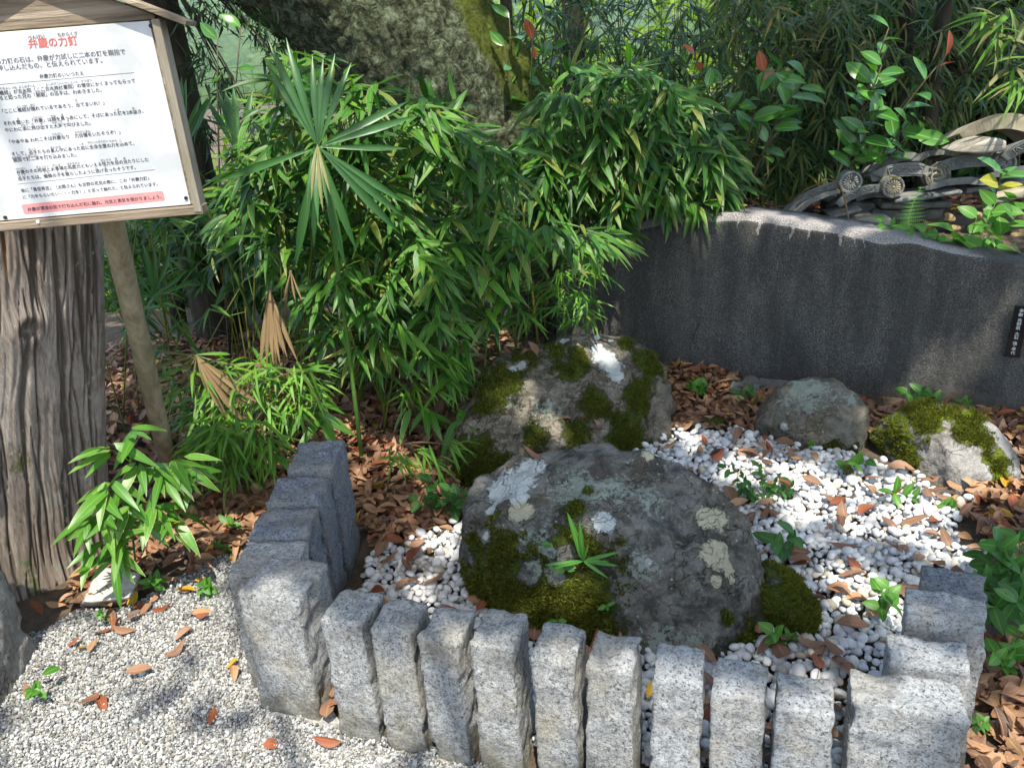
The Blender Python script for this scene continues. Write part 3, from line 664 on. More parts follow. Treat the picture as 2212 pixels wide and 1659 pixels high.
# ------------------------------------------------------------------ dark stone monument
mr = np.array([MN[1], -MN[0], 0]); mn = np.array([MN[0], MN[1], 0]); mo0 = np.array([M0[0], M0[1], 0])   # along, back
def mon_uv(px, py):
    p = plane_hit(px, py, mo0, mn); return (p-mo0) @ mr, p[2]
topl = [mon_uv(*q) for q in [(1185, 560), (1250, 520), (1380, 500), (1440, 482), (1530, 468), (1620, 462), (1700, 470), (1800, 487), (1880, 499), (1950, 515), (2050, 541), (2130, 554), (2212, 570)]]
topl = [(a, b+.03*(1-float(ss(.0, .25, a)))-.016*float(ss(.15, .4, a))) for a, b in topl]
topl = [(-.62, .42), (-.52, .60)]+[t for t in topl if t[0] > -.5]+[(2.05, .55), (2.25, .40)]
tu = np.array([t[0] for t in topl]); tv = np.array([t[1] for t in topl])
nu, nv = 420, 130
uu = np.linspace(tu[0], tu[-1], nu); tt = np.linspace(0, 1, nv)
top = np.interp(uu, tu, tv)+.006*fbm(np.c_[uu*9, uu*0, uu*0], 3, 4)
Ug, Tg = np.meshgrid(uu, tt); Vg = -.05+(top[None, :]+.05)*Tg
below = top[None, :]-Vg                                     # distance under the crest
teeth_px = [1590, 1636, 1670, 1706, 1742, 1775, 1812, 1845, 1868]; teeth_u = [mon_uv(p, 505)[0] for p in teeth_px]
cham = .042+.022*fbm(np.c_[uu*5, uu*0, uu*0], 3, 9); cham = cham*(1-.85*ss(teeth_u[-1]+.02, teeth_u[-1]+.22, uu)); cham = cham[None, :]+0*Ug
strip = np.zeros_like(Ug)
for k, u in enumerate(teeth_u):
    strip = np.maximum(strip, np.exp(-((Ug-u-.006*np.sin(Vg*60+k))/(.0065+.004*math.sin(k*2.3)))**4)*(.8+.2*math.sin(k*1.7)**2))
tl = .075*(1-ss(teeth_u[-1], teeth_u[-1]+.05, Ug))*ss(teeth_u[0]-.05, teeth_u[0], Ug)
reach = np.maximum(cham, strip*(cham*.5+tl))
rec = np.clip(cham-below, 0, 1); raw_sunlit_m = np.maximum(ss(0, .012, rec), strip*ss(0, .03, reach-below+.01)*.9)
P2 = np.c_[Ug.ravel()*1, Vg.ravel(), 0*Ug.ravel()]
depth = rec*.85+.004*strip*ss(0, .03, reach-below)+.004*fbm(P2*9, 4, 2).reshape(Ug.shape)+.0015*fbm(P2*60, 3, 6).reshape(Ug.shape)+.05*np.clip(Vg, 0, 1)
edge_u = np.clip(.06-(Ug-tu[0]), 0, 1)+np.clip(.06-(tu[-1]-Ug), 0, 1); depth = depth+edge_u
fr = mo0+Ug[..., None]*mr+depth[..., None]*mn+np.stack([0*Vg, 0*Vg, Vg], -1)
back = mo0+Ug[..., None]*mr+(.30+.012*fbm(P2*6, 3, 12).reshape(Ug.shape)-.06*Tg**6)[..., None]*mn+np.stack([0*Vg, 0*Vg, Vg], -1)
V = np.vstack([fr.reshape(-1, 3), back.reshape(-1, 3)]); nn = nu*nv
ii, jj = np.meshgrid(np.arange(nv-1), np.arange(nu-1), indexing='ij'); a_ = (ii*nu+jj).ravel()
F = np.vstack([np.c_[a_, a_+1, a_+nu+1, a_+nu], np.c_[a_, a_+nu, a_+nu+1, a_+1]+nn])
k = np.arange(nu-1); tpi = (nv-1)*nu+k; F = np.vstack([F, np.c_[tpi, tpi+1, tpi+1+nn, tpi+nn]])
r_ = np.arange(nv-1)*nu; F = np.vstack([F, np.c_[r_, r_+nu, r_+nu+nn, r_+nn], np.c_[r_+nu-1, r_+nu-1+nn, r_+2*nu-1+nn, r_+2*nu-1]])
raw = np.concatenate([raw_sunlit_m.ravel(), np.full(nn, .3)])
crk = np.zeros_like(Ug)
cu = [mon_uv(*q) for q in [(1540, 580), (1522, 650), (1500, 720), (1490, 790), (1486, 830)]]
cuv = np.interp(Vg, [c[1] for c in cu][::-1], [c[0] for c in cu][::-1])+.012*fbm(np.c_[Vg.ravel()*14, Vg.ravel()*0, Vg.ravel()*0], 3, 3).reshape(Vg.shape)
crk = np.exp(-((Ug-cuv)/.0035)**2)*(Vg < .5)*ss(-.1, .35, fbm(np.c_[Vg.ravel()*8, Vg.ravel()*0+3, Vg.ravel()*0], 2, 8)).reshape(Vg.shape)
brown = .6*(1-ss(.03, .14, Vg))*ss(1.0, 1.35, Ug)
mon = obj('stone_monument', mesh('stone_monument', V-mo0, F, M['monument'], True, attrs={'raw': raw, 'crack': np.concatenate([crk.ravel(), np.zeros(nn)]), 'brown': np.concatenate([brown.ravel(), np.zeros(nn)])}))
monroot = thing('stone_monument', 'wide dark stone monument slab with a rough chiselled crest and wedge marks', 'monument', mo0)
mon.name = 'slab'; mon.parent = monroot; monroot.name = 'stone_monument'
bvhs.append((monroot, BVHTree.FromPolygons([tuple(v) for v in V], [tuple(f) for f in F])))
# black dedication plate leaning on the monument
FONT = bpy.data.fonts.load('<builtin>') if False else None
def text_mesh(s, bold=0.0):
    cu_ = bpy.data.curves.new('txt', 'FONT'); cu_.body = s; cu_.size = 1.0; cu_.resolution_u = 2; cu_.offset = bold; cu_.fill_mode = 'FRONT'
    o = bpy.data.objects.new('txt', cu_); col.objects.link(o)
    dg = bpy.context.evaluated_depsgraph_get(); dg.update()
    ev = o.evaluated_get(dg); me = ev.to_mesh()
    n = len(me.vertices); co = np.empty(n*3); me.vertices.foreach_get('co', co); co = co.reshape(-1, 3).copy()
    me.calc_loop_triangles(); F = np.empty(len(me.loop_triangles)*3, np.int32); me.loop_triangles.foreach_get('vertices', F)
    ev.to_mesh_clear(); bpy.data.objects.remove(o); bpy.data.curves.remove(cu_)
    return co, F.reshape(-1, 3)
pq = [plane_hit(px, py, mo0-.02*mn, mn) for px, py in ((2198, 665), (2226, 663), (2198, 776), (2173, 770))]
ptop = plane_hit(2209, 662, mo0-.012*mn+np.array([0, 0, 0]), mn); pbot = plane_hit(2186, 772, mo0-.012*mn, mn)
ph = np.linalg.norm(ptop-pbot); pw = .052
pz = unit(ptop-pbot); pxv = unit(mr-pz*(mr @ pz)); pn = np.cross(pxv, pz)           # pn points to the front
plq = thing('name_plate', 'black polished name plate with white vertical lettering on the monument', 'plate', pbot)
Rm = Matrix(((pxv[0], -pn[0], pz[0]), (pxv[1], -pn[1], pz[1]), (pxv[2], -pn[2], pz[2])))
plq.rotation_euler = Rm.to_euler()
V, F = box(0, .006, ph/2, pw, .012, ph); obj('plate', bevel_mesh('plate', V, F, M['plaque'], .0012), plq)
chars = [c for c in '奉献 長野県 大石 強・孝代']
z = ph*.955; step = {' ': .45, '・': .5}
tot = sum(step.get(c, 1) for c in chars); s = ph*.90/tot; parts = []
for c in chars:
    st = step.get(c, 1)*s
    if c != ' ':
        v, f = text_mesh(c); ctr = (v.min(0)+v.max(0))/2; sc = s*.92/max(np.ptp(v[:, 0]), np.ptp(v[:, 1]), .75)
        if c == '・': sc = s*.8
        v = (v-ctr)*sc; parts.append((np.c_[v[:, 0], np.full(len(v), -.0012), v[:, 1]+z-st/2], f))
    z -= st
V, F = join(parts); obj('lettering', mesh('lettering', V, F, M['white_ink'], False), plq)

# ------------------------------------------------------------------ sign board
SY = 1.945
sTR, sBR, sBL = PY(335, 45, SY+.008), PY(412, 442, SY+.008), PY(-5, 478, SY-.012)
sx_ = unit(sBR-sBL); up_ = sTR-sBR; sn = unit(np.cross(sx_, up_)); sz_ = unit(up_-sx_*(up_ @ sx_))
if sn[1] > 0: sn = -sn
PW = np.linalg.norm(sBR-sBL); PHh = np.linalg.norm(up_)
sorg = (sBL+sBR)/2
sign = thing('notice_board', 'white weathered notice board in a wooden gabled frame against the big trunk', 'sign', sorg)
sign.rotation_euler = Matrix(((sx_[0], -sn[0], sz_[0]), (sx_[1], -sn[1], sz_[1]), (sx_[2], -sn[2], sz_[2]))).to_euler()
def sl_(px, py):                                                     # pixel -> (x, z) on the panel
    p = plane_hit(px, py, sorg, sn)-sorg; return np.array([p @ sx_, p @ sz_])
V, F = box(0, .002, PHh/2, PW, .004, PHh); obj('panel', bevel_mesh('panel', V, F, M['panel'], .0008), sign)
V, F = box(.010, .0165, PHh/2+.0, PW+.030, .024, PHh+.002); obj('backing_board', bevel_mesh('backing_board', V, F, M['sign_wood'], .001), sign)
V, F = box(PW/2+.018, .008, PHh/2-.008, .018, .046, PHh+.02); obj('side_frame', bevel_mesh('side_frame', V, F, M['sign_wood_v'], .002), sign)
V, F = box(-PW/2-.012, .008, PHh/2-.008, .022, .046, PHh+.02); obj('side_frame', bevel_mesh('side_frame', V, F, M['sign_wood_v'], .002), sign)
V, F = box(.004, .009, -.013, PW+.050, .044, .021); obj('bottom_frame', bevel_mesh('bottom_frame', V, F, M['sign_wood'], .002), sign)
# gable
ax = sl_(150, 0)[0]; gx0, gx1 = -PW/2-.02, PW/2+.012
V = []; gh = .115
prof = [(gx0, PHh+.003), (gx1, PHh+.003), (gx1, PHh+.012), (0, PHh+gh), (gx0, PHh+.012)]
V = [(x, .006, z) for x, z in prof]+[(x, .03, z) for x, z in prof]
F = [(0, 1, 2), (0, 2, 3), (0, 3, 4), (7, 6, 5), (8, 7, 5), (9, 8, 5)]
for k in range(5):
    a, b = k, (k+1) % 5; F += [(b, a, a+5), (b, a+5, b+5)]
obj('gable_board', bevel_mesh('gable_board', V, F, M['sign_wood'], .0015), sign)
e0 = sl_(410, 52); e1 = np.array([-.004, PHh+gh+.016])
for s in (1, -1):
    a = np.array([s*(abs(e0[0])), e0[1]]); b = np.array([0.0, e1[1]]); dv = b-a; L = np.linalg.norm(dv); dv /= L; nv_ = np.array([-dv[1], dv[0]]); nv_ *= np.sign(nv_[1])
    V = []
    for yy in (-.028, .05):
        V += [(*(a-nv_*.005), yy), (*(b-nv_*.005), yy), (*(b+nv_*.006), yy), (*(a+nv_*.006), yy)]
    V = [(x, y, z) for x, z, y in V]
    F = quad2tri([(0, 1, 2, 3), (7, 6, 5, 4), (0, 4, 5, 1), (1, 5, 6, 2), (2, 6, 7, 3), (3, 7, 4, 0)])
    obj('roof_board', bevel_mesh('roof_board', V, F, M['sign_wood'], .0015), sign)
for px, py in ((326, 57), (402, 428), (12, 470), (-74, 88)):
    c = sl_(px, py); V, F = tube([(c[0], .001, c[1]), (c[0], -.003, c[1])], .0042, 12); obj('screw', mesh('screw', V, F, M['wire'], False), sign)
c = sl_(88, 477); V, F = tube([(c[0], -.012, c[1]), (c[0], -.0155, c[1])], .0042, 12); obj('screw', mesh('screw', V, F, M['white_paint'], False), sign)
def zp(x, y): return x*.3132, y*.3132                                # measured on an enlargement of the board
def print_line(s, p0, p1, mat, name='lettering', size=None, y=-.0008, lift=0.0, condense=None):
    a = sl_(*zp(*p0)); b = sl_(*zp(*p1)); v0, f0 = text_mesh(s); v = np.vstack([v0, v0+np.array([.028, .0, 0]), v0+np.array([.014, .018, 0])]); f = np.vstack([f0, f0+len(v0), f0+2*len(v0)])
    w = np.ptp(v[:, 0]); L = np.linalg.norm(b-a); k = L/w; d = (b-a)/L; n = np.array([-d[1], d[0]])
    x = (v[:, 0]-v[:, 0].min())*k; h = v[:, 1]*(k if size is None else size)
    P = a+x[:, None]*d+h[:, None]*n
    me = mesh(name, np.c_[P[:, 0], y-.00006*np.repeat([0, 1, 2], len(v0)), P[:, 1]], f, M[mat], False)
    return obj(name, me, sign)
print_line('弁慶の力釘', (203, 332), (541, 308), 'red_ink', 'title')
lines = [('この力釘の石は、弁慶が力試しに二本の釘を親指で', (-62, 449), (868, 374), 'grey_ink'), ('押し込んだもの、と伝えられています。', (-14, 491), (708, 433), 'grey_ink'), ('弁慶力釘のいいつたえ', (277, 542), (580, 519), 'ink'),
    ('「源義経」が吉水院（ここ吉水神社書院）の僧坊にかくまってもらって', (-42, 660), (935, 570), 'ink'), ('いると知った兄の「頼朝」の追手は、わめきました。', (-30, 694), (705, 634), 'ink'), ('「ここに義経が隠れているであろう、出てまいれ！」', (20, 782), (722, 722), 'ink'),
    ('それを聞いた「弁慶」は顔を真っ赤にして、そばにあった釘を2本抜き、', (28, 866), (992, 780), 'ink'), ('やにわに表に飛び出すと大声で叫びました。', (38, 912), (628, 862), 'ink'), ('「やあやあ われこそは弁慶なり　力自慢をいたそうぞ！」', (70, 994), (832, 922), 'ink'),
    ('そして、追手たちの真ん中にあった岩に全身全霊の力を込めて、', (85, 1077), (928, 1000), 'ink'), ('親指で釘二本を打ち込みました。', (95, 1118), (530, 1080), 'ink'), ('弁慶のその形相と火事場の馬鹿力ともいえる怪力を目の当たりにした', (118, 1202), (1027, 1112), 'ink'),
    ('追手たちは、蜘蛛の子を散らしたように逃げ去ったそうです。', (128, 1246), (938, 1166), 'ink'), ('後に「豊臣秀吉」（太閤さん）も吉野の花見の際に、この「弁慶力釘」', (148, 1327), (1030, 1240), 'ink'), ('に「力をもらいたい・・・力を！」と言って触れた、と伝えられています。', (162, 1372), (1090, 1280), 'ink')]
for s, a, b, m in lines: print_line(s, a, b, m)
ruby = [('べんけい', (197, 272), (310, 264)), ('ちからくぎ', (400, 254), (540, 244)), ('みなもとのよしつね', (-60, 625), (118, 612)), ('よしみずいん', (133, 609), (246, 600)), ('よしみずじんじゃしょいん', (318, 592), (540, 572)), ('そうぼう', (562, 570), (634, 562)), ('し', (68, 660), (82, 659)), ('あに', (158, 652), (192, 649)), ('よりとも', (248, 645), (320, 639)), ('おって', (370, 634), (420, 630)),
    ('よしつね', (117, 745), (188, 739)), ('かく', (211, 735), (244, 732)), ('で', (518, 705), (536, 704)), ('き', (120, 832), (136, 831)), ('べんけい', (230, 820), (303, 813)), ('かお', (352, 810), (388, 807)), ('ま', (424, 803), (440, 802)), ('くぎ', (792, 769), (826, 766)), ('ぬ', (913, 756), (930, 755)), ('おもて', (147, 873), (196, 869)), ('と', (222, 866), (236, 865)), ('だ', (282, 861), (298, 860)), ('おおごえ', (362, 854), (432, 848)), ('さ', (466, 846), (480, 845)),
    ('べんけい', (362, 935), (433, 929)), ('ちからじまん', (517, 922), (626, 913)), ('おって', (199, 1039), (250, 1035)), ('まんなか', (350, 1026), (422, 1020)), ('いわ', (549, 1003), (583, 1000)), ('ぜんしんぜんれい', (605, 992), (748, 980)), ('ちから', (757, 982), (808, 978)), ('こ', (826, 976), (840, 975)), ('おやゆび', (84, 1097), (152, 1091)), ('くぎにほん', (178, 1088), (270, 1080)), ('う', (302, 1077), (314, 1076)), ('こ', (362, 1069), (376, 1068)),
    ('べんけい', (110, 1174), (181, 1168)), ('ぎょうそう', (252, 1161), (337, 1154)), ('かじば', (364, 1149), (417, 1145)), ('ばかぢから', (464, 1139), (552, 1131)), ('かいりき', (698, 1115), (767, 1109)), ('ま', (794, 1106), (810, 1105)), ('あ', (852, 1100), (868, 1099)), ('おって', (128, 1217), (179, 1213)), ('くも', (308, 1200), (342, 1197)), ('こ', (396, 1192), (410, 1191)), ('ち', (452, 1186), (466, 1185)), ('に', (660, 1167), (674, 1166)), ('さ', (722, 1161), (736, 1160))]
for s, a, b in ruby: print_line(s, a, b, 'grey_ink', 'reading_aid')
for p0, p1 in (((-200, 602), (925, 503)), ((120, 1272), (1068, 1171))):
    a = sl_(*zp(*p0)); b = sl_(*zp(*p1)); V, F = tube([(a[0], -.0004, a[1]), (b[0], -.0004, b[1])], .0003, 4); obj('rule_line', mesh('rule_line', V, F, M['grey_ink']), sign)
a = sl_(*zp(158, 1447)); b = sl_(*zp(1132, 1351)); d = (b-a)/np.linalg.norm(b-a); n = np.array([-d[1], d[0]]); L = np.linalg.norm(b-a); hh = .0115; rr = .005; out = []
for cx, cz, a0 in ((L-rr, hh-rr, 0), (rr, hh-rr, 90), (rr, -hh+rr, 180), (L-rr, -hh+rr, 270)):
    for k in range(6):
        an = math.radians(a0+k*18); out.append(a+d*(cx+rr*math.cos(an))+n*(cz+rr*math.sin(an)))
V = np.array([(p[0], -.0005, p[1]) for p in out]); F = np.array([(0, k, k+1) for k in range(1, len(out)-1)])
obj('pink_banner', mesh('pink_banner', V, F, M['pink_ink'], False), sign)
print_line('弁慶が渾身の気で打ち込んだ石に触れ、元気と勇気を授かりましょう。', (195, 1458), (1118, 1367), 'ink', y=-.0012)

# ------------------------------------------------------------------ big trunk, pole
nz_, na = 340, 420
zl = np.linspace(-.05, 3.4, nz_)
re_px = [(200, 1300, 2.14), (206, 1200, 2.2), (214, 1050, 2.24), (222, 900, 2.26), (228, 750, 2.26), (231, 600, 2.26), (228, 500, 2.26), (215, 250, 2.26), (176, 0, 2.26)]
re = [PY(*q) for q in re_px]; rz = np.array([p[2] for p in re]); rx = np.array([p[0] for p in re])
rxz = np.interp(zl, rz, rx); RAD = .31
rxz[zl > rz[-1]] = rx[-1]-.05*(zl[zl > rz[-1]]-rz[-1])
rxz = np.convolve(np.pad(rxz, 12, 'edge'), np.ones(25)/25, 'valid')
an = np.concatenate([np.linspace(-2.75, .25, 330, endpoint=False), np.linspace(.25, 2*math.pi-2.75, 90, endpoint=False)])
A, Zg = np.meshgrid(an, zl)
flare = .015*np.exp(-np.clip(Zg, 0, 9)/.08)
cy = 2.39-.06*ss(0, 1.2, Zg)
lob = .018*np.sin(A*3+1)+.007*np.sin(A*7+Zg*1.2)
pc = np.c_[np.cos(A).ravel()*5.2, np.sin(A).ravel()*5.2, Zg.ravel()*.5]
wob = fbm(np.c_[np.cos(A).ravel()*2, np.sin(A).ravel()*2, Zg.ravel()*2.2], 3, 4)
pcw = pc+np.c_[wob*.6, wob*.6, 0*wob]
ridge = np.minimum(np.abs(fbm(pcw*np.array([2.6, 2.6, .8]), 4, 11)), 1.5*np.abs(fbm(pcw*np.array([1.3, 1.3, .5])+7, 3, 12))); groove = (np.clip(1-ridge/.042, 0, 1)*ss(-.25, .25, fbm(pc*np.array([1.5, 1.5, 3.2]), 2, 14))).reshape(A.shape)
rf = np.random.default_rng(88); groove = np.zeros_like(A)
for k in range(190):
    a0 = rf.uniform(-2.7, .3); z0 = rf.uniform(-.2, 1.9); hl = rf.uniform(.08, .45); wd = rf.uniform(.0028, .0065)*(1 if rf.random() < .85 else 1.9)
    zz = zl; wig = a0+.06*vnoise(np.c_[zz*2.2+k*3.1, zz*0, zz*0], k)+.02*vnoise(np.c_[zz*9+k, zz*0, zz*0], k+3)
    da = ((A-wig[:, None]+math.pi) % (2*math.pi)-math.pi)*RAD; wz = wd*np.clip(1-((zz-z0)/hl)**2, 0, 1)+1e-5
    groove = np.maximum(groove, np.exp(-(da/wz[:, None])**2)*(np.abs(zz-z0) < hl)[:, None])
fine = fbm(pcw*np.array([9, 9, 1.4]), 4, 15).reshape(A.shape); big = fbm(pc*np.array([.6, .6, 1.2]), 3, 19).reshape(A.shape)
disp = -.008*groove+.004*fine+.008*big
def a_of(px, py, Yg=2.1):
    p = PY(px, py, Yg); xc = np.interp(p[2], zl, rxz)-RAD; return math.atan2(Yg-2.36, p[0]-xc), p[2]
mossy = np.zeros_like(A); rot = np.zeros_like(A)
for px, py, r in ((172, 714, .05),):
    ka, kz = a_of(px, py); d2 = np.hypot(((A-ka+math.pi) % (2*math.pi)-math.pi)*RAD, Zg-kz)
    disp += .028*np.exp(-(d2/.05)**2)-.045*np.exp(-(d2/.020)**2); groove = np.maximum(groove, .9*np.exp(-((d2-.026)/.008)**2)); groove *= (1-np.exp(-(d2/.016)**4))
ka, kz = a_of(5, 1010); d2 = np.hypot(((A-ka+math.pi) % (2*math.pi)-math.pi)*RAD, (Zg-kz)*.6); disp += .05*np.exp(-(d2/.06)**2); groove = np.maximum(groove, np.exp(-((d2-.075)/.012)**2)*.7*ss(.1, -.05, Zg-kz))
for px, py, w, h in ((55, 660, .007, .09), (105, 545, .004, .08), (45, 730, .008, .05)):
    ka, kz = a_of(px, py); da = ((A-ka+math.pi) % (2*math.pi)-math.pi)*RAD; rot = np.maximum(rot, np.exp(-(da/w)**2-((Zg-kz)/h)**2)); 
disp -= .012*rot
for px, py in ((120, 1270), (110, 1000), (55, 560)):
    ka, kz = a_of(px, py); d2 = np.hypot(((A-ka+math.pi) % (2*math.pi)-math.pi)*RAD, (Zg-kz)*.4); mossy = np.maximum(mossy, .45*np.exp(-(d2/.05)**2))
R_ = RAD+flare+lob+disp
# keep the measured right-hand outline: the widest x of every level sits on it
Xc = (rxz[:, None]-RAD-.085)+0*A
V = np.c_[(Xc+R_*np.cos(A)).ravel(), (cy+R_*np.sin(A)).ravel(), Zg.ravel()]
ii, jj = np.meshgrid(np.arange(nz_-1), np.arange(na), indexing='ij'); a_ = (ii*na+jj).ravel(); b_ = (ii*na+(jj+1) % na).ravel()
F = np.c_[a_, b_, b_+na, a_+na]
tr = thing('old_tree', 'thick old tree trunk with fissured grey bark and a knot behind the notice board', 'tree', (rxz[10]-RAD, 2.38, 0))
trb = np.array([rxz[10]-RAD, 2.38, 0])
obj('trunk', mesh('trunk', V-trb, F, M['bark'], True, attrs={'groove': groove.ravel(), 'rot': rot.ravel(), 'mossy': mossy.ravel()}), tr)
TRUNK_FOOT = (rxz[15]-RAD-.085, 2.385, RAD+.02)
_tr_bvh = ((tr, BVHTree.FromPolygons([tuple(v) for v in V], [tuple(f) for f in F])))
pb = G(368, 1020, .08); pt = PY(236, 455, 2.16); pt2 = pt+(pt-pb)*.18
n = 40; pts = [pb+(pt2-pb)*k/n for k in range(-3, n+1)]
V, F = tube(pts, .0315, 40)
V2 = V.copy(); ax_ = unit(pt2-pb); rel = V-pb; rel = rel-np.outer(rel @ ax_, ax_); 
V = V+unit([1, 0, 0])*0+rel*(.04*fbm(V*np.array([20, 20, 3]), 3, 5))[:, None]
po = thing('support_pole', 'round weathered wooden pole propping the notice board beside the old trunk', 'pole', pb)
obj('shaft', mesh('shaft', V-pb, F, M['pole']), po)

# ------------------------------------------------------------------ stones on the ground
def inpoly(P, poly):
    x, y = P[:, 0], P[:, 1]; poly = np.asarray(poly); c = np.zeros(len(P), bool); j = len(poly)-1
    for i in range(len(poly)):
        xi, yi = poly[i]; xj, yj = poly[j]
        c ^= ((yi > y) != (yj > y)) & (x < (xj-xi)*(y-yi)/(yj-yi+1e-12)+xi); j = i
    return c
def gpoly(px, z=0.0): return np.array([G(a, b, z)[:2] for a, b in px])
def clear(x, y, lim=.03, posts=True, thr=.02):
    if math.hypot(x-TRUNK_FOOT[0], y-TRUNK_FOOT[1]) < TRUNK_FOOT[2]: return False
    if posts:
        for a, b, r in post_feet:
            if abs(x-a) < r*.82 and abs(y-b) < r*.82: return False
    for o, t in bvhs:
        h = t.ray_cast(Vector((x, y, 3.0)), Vector((0, 0, -1)))
        if h[0] is not None and h[0].z > lim: return False
    return True
def ico(sub=1):
    bm = bmesh.new(); bmesh.ops.create_icosphere(bm, subdivisions=sub, radius=1.0)
    V = np.array([tuple(v.co) for v in bm.verts]); F = np.array([[v.index for v in f.verts] for f in bm.faces]); bm.free(); return V, F
def rand_rot(n):
    q = rng.normal(size=(n, 4)); q /= np.linalg.norm(q, axis=1, keepdims=True); w, x, y, z = q.T
    return np.stack([np.stack([1-2*(y*y+z*z), 2*(x*y-z*w), 2*(x*z+y*w)], -1), np.stack([2*(x*y+z*w), 1-2*(x*x+z*z), 2*(y*z-x*w)], -1), np.stack([2*(x*z-y*w), 2*(y*z+x*w), 1-2*(x*x+y*y)], -1)], 1)
def lay_rot(n, tilt=.35):
    d = np.c_[rng.normal(size=(n, 2)), rng.normal(0, tilt, n)]; up = np.c_[rng.normal(0, tilt, (n, 2)), np.ones(n)]
    return frame(d, up)
# white pebbles
bed = gpoly([(690, 1659), (700, 1560), (770, 1300), (800, 1200), (900, 1165), (1010, 1120), (1190, 1060), (1370, 985), (1400, 945), (1440, 932), (1520, 928), (1620, 938), (1700, 965), (1840, 985), (1930, 1015), (2010, 1060), (2100, 1100), (2060, 1130), (2080, 1180), (2140, 1210), (2130, 1260), (2060, 1330), (2010, 1400), (1900, 1500), (1850, 1659)])
bed = np.vstack([bed[2:-1], [(.70, 1.17), (.40, 1.27), (.04, 1.40), (-.30, 1.50), (-.52, 1.58)]])
pv, pf = ico(2); pebble_t = []
for k in range(8):
    r = np.random.default_rng(k); s = np.array([1.0, r.uniform(.66, .95), r.uniform(.45, .68)])
    v = pv*(1+.16*fbm(pv*1.1+k*9, 2, k)[:, None]+.05*fbm(pv*2.6+k*5, 2, k)[:, None])*s; pebble_t.append(v)
uvz = np.zeros((len(pv), 2))
step = .0240; cand = []
x0, y0 = bed.min(0); x1, y1 = bed.max(0)
gx, gy = np.meshgrid(np.arange(x0, x1, step), np.arange(y0, y1, step*.87)); gx = gx+(np.arange(gy.shape[0]) % 2)[:, None]*step*.5
P = np.c_[gx.ravel(), gy.ravel()]+rng.normal(0, .0045, (gx.size, 2))
edge = .05*fbm(np.c_[P*7, np.zeros(len(P))], 3, 3)
keep = inpoly(P+edge[:, None], bed); P = P[keep]
P2 = P[rng.random(len(P)) < .33]+rng.normal(0, .012, (int(0)+len(P[:0])+0, 2)) if False else P[rng.random(len(P)) < .30]+.012
pos = np.vstack([np.c_[P, np.full(len(P), .006)+rng.uniform(-.004, .006, len(P))], np.c_[P2, np.full(len(P2), .022)+rng.uniform(-.003, .006, len(P2))]])
ok = np.array([clear(p[0], p[1], .04) for p in pos]); pos = pos[ok]
pos[:, 2] += .018*(1-ss(1.2, 1.5, pos[:, 1]))*0
n = len(pos); size = np.clip(rng.normal(.0143, .0040, n), .007, .026)
R = lay_rot(n, .45)*size[:, None, None]
rn = rng.random(n); var_i = rng.integers(0, 8, n)
px_, py_ = pix(pos); vis = (px_ > -20) & (px_ < IMW+20) & (py_ < IMH+20)
screen = np.where(vis, size/((pos-CAM) @ _F), 0); order = np.argsort(-screen*(1+.4*(pos[:, 2] > .015)))
single = set(order[:300].tolist())
pebble_me = [mesh('pebble', pebble_t[k], pf, M['pebble'], True) for k in range(8)]
mg = Merge()
for k in range(8):
    idx = np.array([i for i in range(n) if var_i[i] == k and i not in single])
    mg.add((pebble_t[k], pf, uvz), R[idx], pos[idx], rn[idx])
o = obj('pebble_bed', mg.mesh('pebble_bed', M['pebble'])); o['kind'] = 'stuff'; tag(o, 'bed of smooth white pebbles around the boulders', 'pebbles')
for i in order[:300]:
    o = obj('pebble', pebble_me[var_i[i]]); o.matrix_basis = place_mat(R[i], pos[i])
    tag(o, 'smooth white pebble lying in the bed around the boulders', 'pebble', 'white pebbles of the bed')
peb_top = .032
# crushed gravel
gr = gpoly([(-120, 1900), (-620, 1520), (60, 1380), (150, 1330), (300, 1300), (400, 1240), (470, 1170), (540, 1130), (600, 1180), (640, 1300), (700, 1500), (760, 1600), (1100, 1659), (2300, 1700), (1700, 1900)])
gr = np.vstack([gr[:13], [(.8, 1.0), (.8, .85), (-2.1, .85)]])
A_ = np.ptp(gr[:, 0])*np.ptp(gr[:, 1]); N_ = int(A_*40000)
P = np.c_[rng.uniform(gr[:, 0].min(), gr[:, 0].max(), N_), rng.uniform(gr[:, 1].min(), gr[:, 1].max(), N_)]
e = .10*fbm(np.c_[P*5, np.zeros(N_)], 3, 21); P = P[inpoly(P+e[:, None]*np.array([.6, 1]), gr)]
q = np.c_[P, np.zeros(len(P))]; qx, qy = pix(q); P = P[(qy < IMH+110) & (qx > -620) & (qx < IMW+60)]
P = P[np.array([clear(p[0], p[1], .03) for p in P])]
n = len(P); gv, gf = ico(1); gm = Merge()
sz = np.clip(rng.lognormal(math.log(.0037), .34, n), .002, .012)
fr_ = fbm(np.c_[P*4, np.zeros(n)], 3, 8)
for k in range(6):
    r = np.random.default_rng(50+k); tv_ = gv*(1+r.uniform(-.28, .28, (len(gv), 1)))*np.array([1, r.uniform(.65, 1), r.uniform(.55, .9)])
    idx = np.arange(k, n, 6); gm.add((tv_, gf, np.zeros((len(gv), 2))), rand_rot(len(idx))*sz[idx][:, None, None], np.c_[P[idx], rng.uniform(-.003, .005, len(idx))], rng.random(len(idx)))
gi = np.array(gr); gs_v = np.c_[gi, np.full(len(gi), -.0035)]; bm = bmesh.new(); bm.faces.new([bm.verts.new(tuple(v)) for v in gs_v]); bmesh.ops.triangulate(bm, faces=bm.faces[:]); bmesh.ops.recalc_face_normals(bm, faces=bm.faces[:]); gme = bpy.data.meshes.new('forecourt'); bm.to_mesh(gme); bm.free(); gme.materials.append(M['sand']); struct('forecourt', gme)
